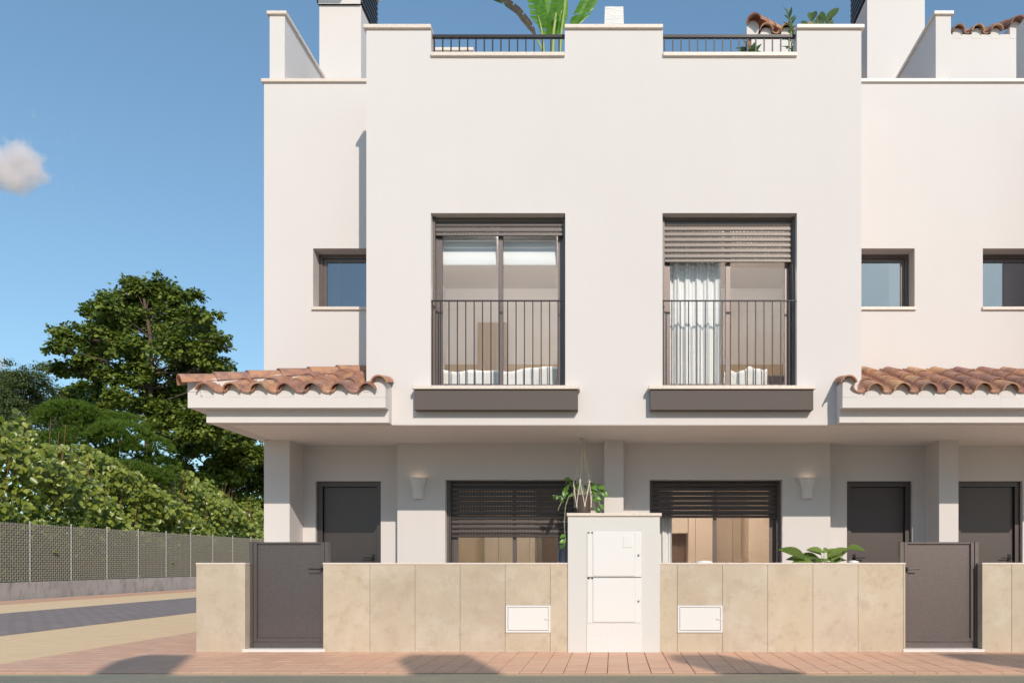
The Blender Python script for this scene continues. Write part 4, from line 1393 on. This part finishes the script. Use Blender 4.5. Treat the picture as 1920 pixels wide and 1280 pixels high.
for k, (x1, y1) in enumerate(((1388, 88), (1393, 95), (1398, 86), (1404, 84), (1410, 88), (1418, 89), (1424, 96), (1430, 100), (1400, 98), (1414, 97), (1408, 95), (1420, 101))):
    P0 = Vector((wx(1411 + jit(5), DR), DR + jit(.05), wz(104, DR))); P1 = Vector((wx(x1, DR), DR + jit(.12), wz(y1, DR)))
    L = max(.09, (P1 - P0).length)
    inst('leaf', RUBBER_ME, t, P0, aim(P1 - P0, (jit(.5), -1, .8)), (L * 1.1, L, L))


def blade(path, side, wid, tears, droop, rnd, nseg=40):
    """banana leaf: midrib path, side vector, max half width; each half torn into strips"""
    m = MB()
    P = [Vector(p) for p in path]
    def at(t):
        f = t * (len(P) - 1); i = min(int(f), len(P) - 2); return P[i].lerp(P[i + 1], f - i)
    def w(t): return wid * min(1, (t / .16) ** .6 if t > 0 else 0) * (1 - max(0, (t - .55) / .45) ** 2 * .8)
    sd = Vector(side).normalized()
    for sg in (-1, 1):
        cuts = sorted(rnd.uniform(.1, .95) for _ in range(tears))
        prev = None
        for i in range(nseg + 1):
            t = i / nseg
            c = at(t)
            d = (at(min(1, t + .02)) - at(max(0, t - .02))).normalized()
            row = []
            for j, u in enumerate((0, .35, .7, 1.0)):
                ww = w(t) * u
                q = c + sd * (sg * ww) + d * (.25 * ww) - Vector((0, 0, 1)) * (droop[0 if sg < 0 else 1] * ww * u) + Vector((0, .18 * ww * (1 - u), .15 * ww * (1 - u)))
                row.append(q)
            if prev:
                cut = any(i - 1 <= cc * nseg < i for cc in cuts)
                for j in range(3):
                    a, b, c2, d2 = prev[j], prev[j + 1], row[j + 1], row[j]
                    if cut and j >= 1:
                        continue
                    m.quad(a, b, c2, d2) if sg > 0 else m.quad(b, a, d2, c2)
            prev = row
    return m


DB = DF + 0.9
ban = thing('banana_plant', 'big banana plant with torn leaves rising behind the left terrace railing', 'plant', (wx(1036, DB), DB, 6.5))
roof_pot(ban, wx(1036, DB), DB, .25)
rnd = random.Random(21)
bl = lambda *p: [(wx(x, DB + dy), DB + dy, wz(y, DB + dy)) for x, y, dy in p]
stalks = [(bl((1034, 140, 0), (1020, 101, 0), (1004, 68, .02), (985, 38, .05), (955, 10, .1)), .013), (bl((1034, 140, 0), (1020, 101, .05), (1016, 60, .06), (1010, 30, .08)), .018),
          (bl((1036, 140, 0), (1036.5, 101, 0), (1038, 60, -.03), (1043, 25, -.06)), .024), (bl((1040, 140, 0), (1050, 101, 0), (1053, 55, .03), (1062, -10, .1)), .019), (bl((1040, 140, .1), (1060, 101, .06), (1075, 55, 0)), .014)]
for p, r in stalks:
    m = MB(); m.tube(p, [r, r * .95, r * .8, r * .6, r * .5][:len(p)], 8); m.build('stalk', BANSTEM, ban, smooth=True)
def bleaf(path, side, wid, tears, droop, m_=BANLEAF):
    blade(path, side, wid, tears, droop, rnd).build('leaf', m_, ban, smooth=True)
bleaf(bl((1008, 74, .02), (992, 50, .04), (975, 27, .07), (955, 8, .1), (930, -8, .14), (900, -14, .2)), (.75, .35, -.3), .13, 9, (-.1, .5), RUBLEAF)
bleaf(bl((1005, 66, -.06), (989, 42, -.05), (971, 20, -.04), (949, 2, -.03), (925, -10, -.02)), (.55, -.6, .1), .055, 3, (.0, .0), DRYLEAF)
bleaf(bl((1034, 72, .12), (1031, 50, .14), (1026, 22, .18), (1022, -20, .22)), (1, .1, .05), .15, 5, (.1, .1))
bleaf(bl((1014, 50, .06), (1010, 25, .07), (1004, -5, .09), (998, -40, .1)), (1, -.25, 0), .12, 5, (-.1, .3))
bleaf(bl((1040, 38, -.06), (1044, 15, -.07), (1049, -15, -.08), (1055, -50, -.06)), (1, -.35, .1), .10, 2, (-.2, -.2))
bleaf(bl((1077, 52, 0), (1090, 28, -.02), (1104, 0, -.03), (1122, -35, -.02), (1135, -60, 0)), (-.85, -.3, -.35), .155, 3, (-.1, .25))
bleaf(bl((1043, 60, .16), (1047, 45, .17), (1052, 25, .2), (1060, -10, .22)), (1, .1, -.1), .09, 4, (.1, .2))

# ------------------------------------------------------------------ fence and low wall along the side street
FX = -16.18
m = MB(); m.box(FX - .1, FX + .1, 17.5, 50, -.04, .467)
tag(m.build('low_concrete_wall', CONC), 'low stained grey concrete wall beneath the woven fence', 'wall')
fence = thing('woven_fence', 'grey woven screen fence with thin pale posts on the low concrete wall', 'fence', (FX, 34, .467))
post_D = [FPX * (-FX) / (VX - p) for p in (56, 134, 203, 262, 313.5, 360, 402.5, 439, 470)]
step = (post_D[-1] - post_D[0]) / 8
posts = [post_D[0] - step * k for k in (1,)] + [post_D[0] + step * k for k in range(0, 17)]
pm = MB(); pm.tube([(0, 0, -.0), (0, 0, 1.68)], .022, 8)
post_me = pm.mesh('post'); post_me.materials.append(GALV)
for y in posts:
    inst('post', post_me, fence, (FX, y, .467))
# one bay of woven screen, shared by all bays
wv = MB()
z, rowh, gap, L = .0, .066, .021, step - .06
nv = 19
row = 0
while z < 1.58:
    ph = row % 2
    pts = [(math.sin(math.pi * (i / 2 + ph)) if False else (1 if (i // 1 + ph) % 2 else -1)) for i in range(nv + 1)]
    n = len(wv.v)
    for i in range(nv + 1):
        yy = L * i / nv; xx = .012 * pts[i]
        for dx, dz in ((.003, 0), (.003, rowh - gap), (-.003, rowh - gap), (-.003, 0)):
            wv.v.append((xx + dx, yy, z + dz))
    for i in range(nv):
        k = n + 4 * i
        for j in range(4):
            wv.f.append((k + j, k + (j + 1) % 4, k + 4 + (j + 1) % 4, k + 4 + j))
    z += rowh; row += 1
wv_me = wv.mesh('woven_panel'); wv_me.materials.append(WEAVE)
wr = MB()
for i in range(nv + 1):
    wr.box(-.005, .005, L * i / nv - .005, L * i / nv + .005, 0, 1.6)
wr_me = wr.mesh('upright_wires'); wr_me.materials.append(WEAVEV)
for y in posts[:-1]:
    inst('woven_panel', wv_me, fence, (FX, y + .03, .49))
    inst('upright_wires', wr_me, fence, (FX, y + .03, .48))

# ------------------------------------------------------------------ planting beyond the fence
def scatter_leaf(mb, p, d, n, s, shape):
    """append one leaf of unit outline 'shape' [(u along d, w across, lift)] and triangles over it"""
    d = d.normalized(); x = d.cross(n)
    if x.length < 1e-4:
        x = Vector((1, 0, 0))
    x.normalize(); nn_ = x.cross(d)
    k = len(mb.v)
    for u, w, l in shape[0]:
        q = p + d * (u * s) + x * (w * s) + nn_ * (l * s)
        mb.v.append((q.x, q.y, q.z))
    for f in shape[1]:
        mb.f.append(tuple(k + i for i in f))


HEARTL = ([(0, 0, 0), (.22, -.34, .10), (.62, -.33, .08), (1.0, 0, -.12), (.62, .33, .08), (.22, .34, .10), (.45, 0, -.03)],
          [(0, 1, 6), (1, 2, 6), (2, 3, 6), (3, 4, 6), (4, 5, 6), (5, 0, 6)])
STARL = ([(0, 0, 0), (.25, -.5, -.06), (.42, -.2, .03), (.72, -.38, -.03), (1, 0, -.12), (.72, .38, -.03), (.42, .2, .03), (.25, .5, -.06)],
         [(0, 1, 2), (0, 2, 6), (2, 3, 4), (2, 4, 6), (4, 5, 6), (0, 6, 7)])
SMALLL = ([(0, 0, 0), (.5, -.26, .06), (1, 0, -.06), (.5, .26, .06)], [(0, 1, 2, 3)])
LONGL = ([(0, 0, 0), (.4, -.14, .05), (1, 0, -.2), (.4, .14, .05)], [(0, 1, 2, 3)])


def rvec(r, zlo=-1, zhi=1):
    while True:
        v = Vector((r.uniform(-1, 1), r.uniform(-1, 1), r.uniform(zlo, zhi)))
        if .05 < v.length < 1:
            return v.normalized()


def crown_leaves(mb, r, clumps, density, size, shape, sub=7, flat=.72, up=.7):
    """leaves gathered in tufts inside each clump (centre, radius)"""
    for c, rad in clumps:
        n = int(density * rad * rad)
        k = max(3, int(sub * (rad / 1.0)))
        tufts = []
        for _ in range(k):
            v = rvec(r) * (rad * r.uniform(.2, .92))
            tufts.append((Vector((v.x, v.y, v.z * flat)), rad * r.uniform(.24, .42)))
        for _ in range(n):
            o, tr = tufts[r.randrange(k)]
            g = Vector((r.gauss(0, .5), r.gauss(0, .5), r.gauss(0, .34))) * tr
            p = c + o + g
            outw = (o + g).normalized() if (o + g).length > .01 else Vector((0, 0, 1))
            nn_ = Vector((r.gauss(0, .45), r.gauss(0, .45) - .25, up)) + outw * .5
            d = outw + Vector((r.gauss(0, .6), r.gauss(0, .6), r.gauss(0, .4) - .25))
            scatter_leaf(mb, p, d, nn_, size * r.uniform(.65, 1.2), shape)


def limb_to(mb, r, a, b, r0, r1, sag=.15):
    mid = a.lerp(b, .5) + Vector((r.uniform(-1, 1), r.uniform(-1, 1), -.3)) * (b - a).length * sag * .6
    pts = []
    for i in range(6):
        t = i / 5
        pts.append(a * (1 - t) ** 2 + mid * 2 * t * (1 - t) + b * t * t)
    mb.tube(pts, [r0 + (r1 - r0) * i / 5 for i in range(6)], 6, cap=False)


def broad_tree(name, label, D, trunk_px, clump_px, m_, density, size, shape, seedv, trunk_r, ground=0.0, sub=7, group=None, dspread=1.0):
    r = random.Random(seedv)
    s = FPX / D
    bx = wx(trunk_px[0][0], D)
    t = thing(name, label, 'tree', (bx, D, -.05), group)
    clumps = []
    for cx_, cy_, rp in clump_px:
        d = D + r.uniform(-1, 1) * dspread * 2.2
        clumps.append((Vector((wx(cx_, d), d, wz(cy_, d))), rp * 1.42 / s))
    # trunk
    tp = [Vector((wx(x, D), D, -.05 if i == 0 else wz(y, D))) for i, (x, y) in enumerate(trunk_px)]
    tr = MB()
    n = len(tp)
    tr.tube(tp, [trunk_r * (1 - .75 * i / (n - 1)) for i in range(n)], 9, cap=False)
    for c, rad in clumps:
        best = None
        for i in range(n - 1):
            for q in (.0, .33, .66):
                p = tp[i].lerp(tp[i + 1], q)
                dz = c.z - p.z
                cost = (c - p).length + (3 if dz < .4 else 0) + max(0, dz - (Vector((c.x, c.y, 0)) - Vector((p.x, p.y, 0))).length * 1.4) * .7
                if i == 0:
                    cost += 6
                if best is None or cost < best[0]:
                    best = (cost, p, 1 - .75 * (i + q) / (n - 1))
        rr = trunk_r * best[2] * .35
        limb_to(tr, r, best[1], c, rr, rr * .3)
        for _ in range(5):
            v = rvec(r) * rad * .85
            limb_to(tr, r, best[1].lerp(c, r.uniform(.6, 1)), c + Vector((v.x, v.y, v.z * .7)), rr * .35, rr * .1)
    tr.build('trunk', BARK, t, smooth=True)
    lm = MB()
    crown_leaves(lm, r, clumps, density, size, shape, sub=sub)
    lm.build('crown', m_, t)
    return t


maple_c = [(252, 535, 24), (285, 535, 24), (230, 560, 30), (270, 565, 32), (315, 558, 26), (348, 552, 22), (200, 570, 24), (178, 590, 20), (240, 600, 34), (292, 605, 34), (340, 600, 30), (375, 588, 20), (370, 622, 26),
           (200, 620, 26), (160, 632, 24), (126, 630, 22), (108, 650, 16), (150, 665, 26), (120, 690, 22), (185, 660, 26), (165, 700, 22), (225, 640, 28), (270, 645, 26), (320, 645, 34), (362, 655, 28), (398, 645, 22), (412, 632, 12),
           (415, 690, 20), (392, 678, 20), (425, 708, 12), (375, 700, 28), (335, 695, 28), (205, 705, 18), (190, 735, 18), (225, 745, 18), (295, 690, 16), (265, 705, 12), (320, 738, 28), (360, 745, 34), (405, 735, 28), (250, 762, 22), (285, 770, 24), (330, 785, 30),
           (375, 795, 34), (420, 780, 30), (300, 810, 24), (240, 700, 22), (275, 722, 24), (235, 738, 20), (300, 755, 24), (205, 768, 22), (255, 680, 22), (345, 720, 24)]
broad_tree('maple_tree', 'tall dark green tree rising well above the hedge against the sky', 37.0, [(276, 1054), (277, 900), (279, 790), (283, 700), (282, 630), (270, 560)], maple_c, MAPLE, 1000, .20, STARL, 5, .22, sub=16)
maple2_c = [(400, 830, 34), (445, 820, 34), (480, 850, 30), (350, 840, 30), (385, 880, 34), (430, 880, 38), (475, 900, 34), (330, 880, 24), (360, 930, 30), (410, 935, 36), (455, 950, 36), (490, 960, 30), (320, 930, 22), (500, 800, 30), (470, 790, 24), (345, 985, 30), (400, 990, 30), (450, 1000, 30), (300, 960, 24), (520, 900, 40), (540, 840, 40)]
broad_tree('maple_tree', 'lower dark tree filling the gap between the hedge end and the end house', 40.0, [(420, 1054), (412, 960), (385, 870), (430, 840), (470, 800)], maple2_c, MAPLE, 1000, .21, STARL, 8, .2, sub=14)
small_c = [(20, 720, 30), (60, 715, 30), (35, 700, 22), (90, 740, 24), (5, 740, 30), (45, 755, 34), (85, 770, 30), (10, 790, 40), (-30, 730, 40), (115, 760, 18), (60, 800, 40)]
broad_tree('olive_tree', 'small leaved grey green tree above the hedge at the left edge', 33.0, [(20, 1054), (30, 900), (45, 800), (50, 730)], small_c, OLIVE, 3000, .11, SMALLL, 9, .14, sub=16)
dark_c = [(150, 730, 22), (185, 745, 22), (130, 755, 26), (170, 775, 26), (210, 770, 22), (200, 800, 28), (120, 790, 30)]
broad_tree('maple_tree', 'dark low tree top between the small left tree and the tall tree', 41.0, [(165, 1054), (165, 900), (165, 780)], dark_c, MAPLE, 1100, .20, STARL, 10, .16, sub=14)

# pine with soft needle mounds
r = random.Random(4)
DPN = 29.0
pine = thing('pine_tree', 'soft bright green pine mound between the hedge and the tall tree', 'tree', (wx(215, DPN), DPN, -.05))
tr = MB(); tr.tube([(wx(215, DPN), DPN, -.05), (wx(220, DPN), DPN, 3), (wx(212, DPN), DPN, 5.2)], [.2, .16, .08], 8)
mounds = [(150, 785, 50, 26), (120, 795, 45, 26), (205, 800, 55, 28), (185, 830, 60, 30), (250, 825, 50, 26), (285, 845, 42, 24), (230, 860, 60, 28), (140, 840, 60, 34), (280, 875, 40, 22), (180, 880, 60, 30), (250, 895, 60, 26), (100, 850, 50, 34), (300, 900, 26, 20)]
nd = MB()
for (cx_, cy_, rx, rz) in mounds:
    c = Vector((wx(cx_, DPN), DPN + r.uniform(-.8, .6), wz(cy_, DPN)))
    tr.tube([(wx(216, DPN), DPN, min(4.5, c.z - .6)), tuple(c)], [.07, .03], 6, cap=False)
    ax, az = rx * DPN / FPX, rz * DPN / FPX
    for _ in range(int(620 * rx / 50)):
        v = rvec(r)
        if v.z < -.35 or v.y > .55:
            continue
        p = c + Vector((v.x * ax, v.y * ax * .9, v.z * az)) * r.uniform(.82, 1.03)
        ax_ = (v + Vector((0, 0, .9))).normalized()
        for _n in range(15):
            d = (ax_ + rvec(r) * .75).normalized()
            L = r.uniform(.13, .22)
            w_ = d.cross(rvec(r)).normalized() * .013
            nd.tri(p - w_, p + w_, p + d * L)
tr.build('trunk', BARK, pine)
nd.build('needles', PINE, pine)

# tall hedge of broad leaved shrubs
r = random.Random(15)
hedge = thing('hedge', 'tall overgrown broad leaved hedge behind the woven fence', 'hedge', (-17.6, 28, 0))
Y0H, Y1H = 18.6, 39.0


def hedge_top(y):
    t = (y - 20) / 15
    return 5.25 - 1.35 * max(-.2, min(1.0, t)) + .30 * math.sin(y * 1.7) + .2 * math.sin(y * 4.1 + 1) + .25 * max(0, min(1, (y - 27) / 4)) - (.8 * max(0, (y - 35) / 4))


hl = MB()
cand = []
for k in range(27000):
    y = Y0H + (Y1H - Y0H) * r.random()
    top = hedge_top(y)
    depth = r.random() ** 1.7 * 1.9
    bulge = .35 * math.sin(y * 2.3) + .25 * math.sin(y * 5.1 + 2)
    z = .25 + (top - .25) * (1 - (1 - r.random()) ** 1.15)
    zrel = z / top
    xf = -16.75 + .25 * bulge + .28 * math.sin(z * 2.6 + y * 1.3) - (max(0, zrel - .72) / .28) ** 1.6 * 1.1
    x = xf - depth + r.gauss(0, .06)
    p = Vector((x, y, z))
    nn_ = Vector((.6 + r.gauss(0, .45), -.8 + r.gauss(0, .45), .6 + r.gauss(0, .4)))
    d = Vector((r.gauss(.35, .5), r.gauss(-.35, .55), r.gauss(-.55, .5)))
    s = r.uniform(.12, .255)
    px = VX + x * FPX / y
    cand.append((p, d, nn_, s, depth, px))
vis = [i for i, c in enumerate(cand) if c[4] < .16 and -5 < c[5] < 480 and VY - (c[0].z - 1) * FPX / c[0].y < 985]
vis.sort(key=lambda i: -cand[i][3] / cand[i][0].y)
single = set(vis[:300])
hm_ = MB(); hm_.v = list(HEARTL[0]); hm_.v = [(w, u, l) for u, w, l in HEARTL[0]]; hm_.f = [tuple(reversed(f)) for f in HEARTL[1]]
hleaf = hm_.mesh('leaf'); hleaf.materials.append(HEDGE)
for p_ in hleaf.polygons: p_.use_smooth = True
for i, (p, d, nn_, s, depth, px) in enumerate(cand):
    if i in single:
        inst('leaf', hleaf, hedge, p, aim(d, nn_), (s, s, s))
    else:
        scatter_leaf(hl, p, d, nn_, s, HEARTL)
struct(hl.build('foliage', HEDGE, hedge, smooth=True), 'stuff')
sm_ = MB()
for k in range(110):
    y = Y0H + (Y1H - Y0H) * r.random()
    z1 = hedge_top(y) + r.uniform(-1.2, .12)
    x = -16.95 - r.random() * .8
    lean = r.uniform(.1, .45)
    sm_.tube([(x, y, 0), (x + r.gauss(.05, .1), y + lean * .5 * z1 * .4, z1 * .5), (x + r.gauss(.12, .12), y + lean * z1 * .45, z1)], [.018, .013, .005], 5, cap=False)
sm_.build('stems', STEMR, hedge)

# weedy shoots along the foot of the hedge
um = MB()
for k in range(150):
    y = 20 + 19 * r.random() ** .8
    x = -16.42 - r.random() * .3
    h = r.uniform(1.5, 2.75)
    um.tube([(x, y, 0), (x + r.gauss(0, .05), y + r.gauss(0, .08), h)], [.009, .004], 4, cap=False)
    n = int(h * 20)
    for i in range(n):
        z = .3 + (h - .3) * i / n
        a = i * 2.4
        scatter_leaf(um, Vector((x, y, z)), Vector((math.cos(a), math.sin(a), .5)), Vector((.3, -.4, 1)), r.uniform(.10, .17), LONGL)
o = struct(um.build('undergrowth', HERB), 'stuff')
o['label'] = 'thin leafy shoots between fence and hedge'

# ------------------------------------------------------------------ the houses across the street (behind the viewer): they throw the long shadows on the road
op = thing('terraced_house', 'white terrace across the street whose parapet and chimneys shade the road', 'house', (0, -6.5, 0))
OY = -5.2
zt_o = 0.67 * (6.90 - OY)
m = MB(); m.box(-2.5, 12.5, OY - 6, OY, 0, zt_o); m.build('wall', STUCCO, op)
for a, b, z in ((.47, .98, .67 * (8.34 - OY)), (3.34, 3.97, .67 * (8.37 - OY)), (6.15, 6.72, .67 * (8.36 - OY)), (9.15, 10.1, .67 * (8.45 - OY))):
    m = MB(); m.box(a, b, OY - .5, OY, zt_o, z); m.build('chimney', STUCCO, op)
for k in range(4):
    x = -1.5 + 3.6 * k
    m = MB(); m.box(x, x + 1.5, OY + .001, OY + .06, 3.1, 5.2); w = m.build('window', METAL, op)
    m = MB(); m.box(x + .1, x + 1.4, OY + .061, OY + .07, 3.2, 5.1); m.build('pane', mat('dark_glass', (.03, .035, .04), rough=.05), w)

# ------------------------------------------------------------------ clouds
def cloud(label, px, py, D, rx, rz, blobs, seedv, dens):
    r = random.Random(seedv)
    c = Vector((wx(px, D), D, wz(py, D)))
    t = thing('cloud', label, 'cloud', c)
    sx = rx * D / FPX; sz = rz * D / FPX
    bm_ = MB(); bm_.box(c.x - sx * 1.3, c.x + sx * 1.3, c.y - sx, c.y + sx, c.z - sz * 1.3, c.z + sz * 1.3)
    m = bpy.data.materials.new('cloud_vapour'); m.use_nodes = True
    N, L = m.node_tree.nodes, m.node_tree.links
    N.remove(N['Principled BSDF'])
    v = N.new('ShaderNodeVolumePrincipled'); v.inputs['Color'].default_value = (1.0, .945, .94, 1); v.inputs['Anisotropy'].default_value = 0.1
    tc = N.new('ShaderNodeTexCoord')
    total = None
    for (bx, bz, br) in blobs:
        ds = N.new('ShaderNodeVectorMath'); ds.operation = 'SUBTRACT'; ds.inputs[1].default_value = (bx * D / FPX, 0, bz * D / FPX)
        L.new(tc.outputs['Object'], ds.inputs[0])
        ln = N.new('ShaderNodeVectorMath'); ln.operation = 'LENGTH'; L.new(ds.outputs[0], ln.inputs[0])
        mr = N.new('ShaderNodeMapRange'); mr.inputs['From Min'].default_value = 0; mr.inputs['From Max'].default_value = br * D / FPX; mr.inputs['To Min'].default_value = 1; mr.inputs['To Max'].default_value = 0
        L.new(ln.outputs['Value'], mr.inputs['Value'])
        if total is None:
            total = mr.outputs[0]
        else:
            mx = N.new('ShaderNodeMath'); mx.operation = 'MAXIMUM'; L.new(total, mx.inputs[0]); L.new(mr.outputs[0], mx.inputs[1]); total = mx.outputs[0]
    nz = N.new('ShaderNodeTexNoise'); nz.inputs['Scale'].default_value = 3.2 / (sx); nz.inputs['Detail'].default_value = 5; nz.inputs['Roughness'].default_value = .6
    L.new(tc.outputs['Object'], nz.inputs['Vector'])
    a = N.new('ShaderNodeMath'); a.operation = 'MULTIPLY_ADD'; a.inputs[1].default_value = 1.3; a.inputs[2].default_value = -.85
    L.new(nz.outputs['Fac'], a.inputs[0])
    b = N.new('ShaderNodeMath'); b.operation = 'ADD'; L.new(a.outputs[0], b.inputs[0]); L.new(total, b.inputs[1])
    mr = N.new('ShaderNodeMapRange'); mr.inputs['From Min'].default_value = 0.0; mr.inputs['From Max'].default_value = .55; mr.inputs['To Max'].default_value = dens
    L.new(b.outputs[0], mr.inputs['Value']); L.new(mr.outputs[0], v.inputs['Density'])
    L.new(v.outputs[0], N['Material Output'].inputs['Volume'])
    bm_.build('vapour', m, t)


cloud('small soft white cloud with a rounded head in the blue sky at left', 30, 310, 420, 70, 62, [(12, 10, 46), (30, -14, 36), (-25, -5, 50), (0, -25, 40), (-60, -10, 45), (8, 30, 24)], 1, .24)
cloud('small white cloud tip just over the trees at the left edge', -20, 680, 420, 45, 20, [(0, 0, 34), (-25, 2, 30), (22, -2, 14)], 2, .16)
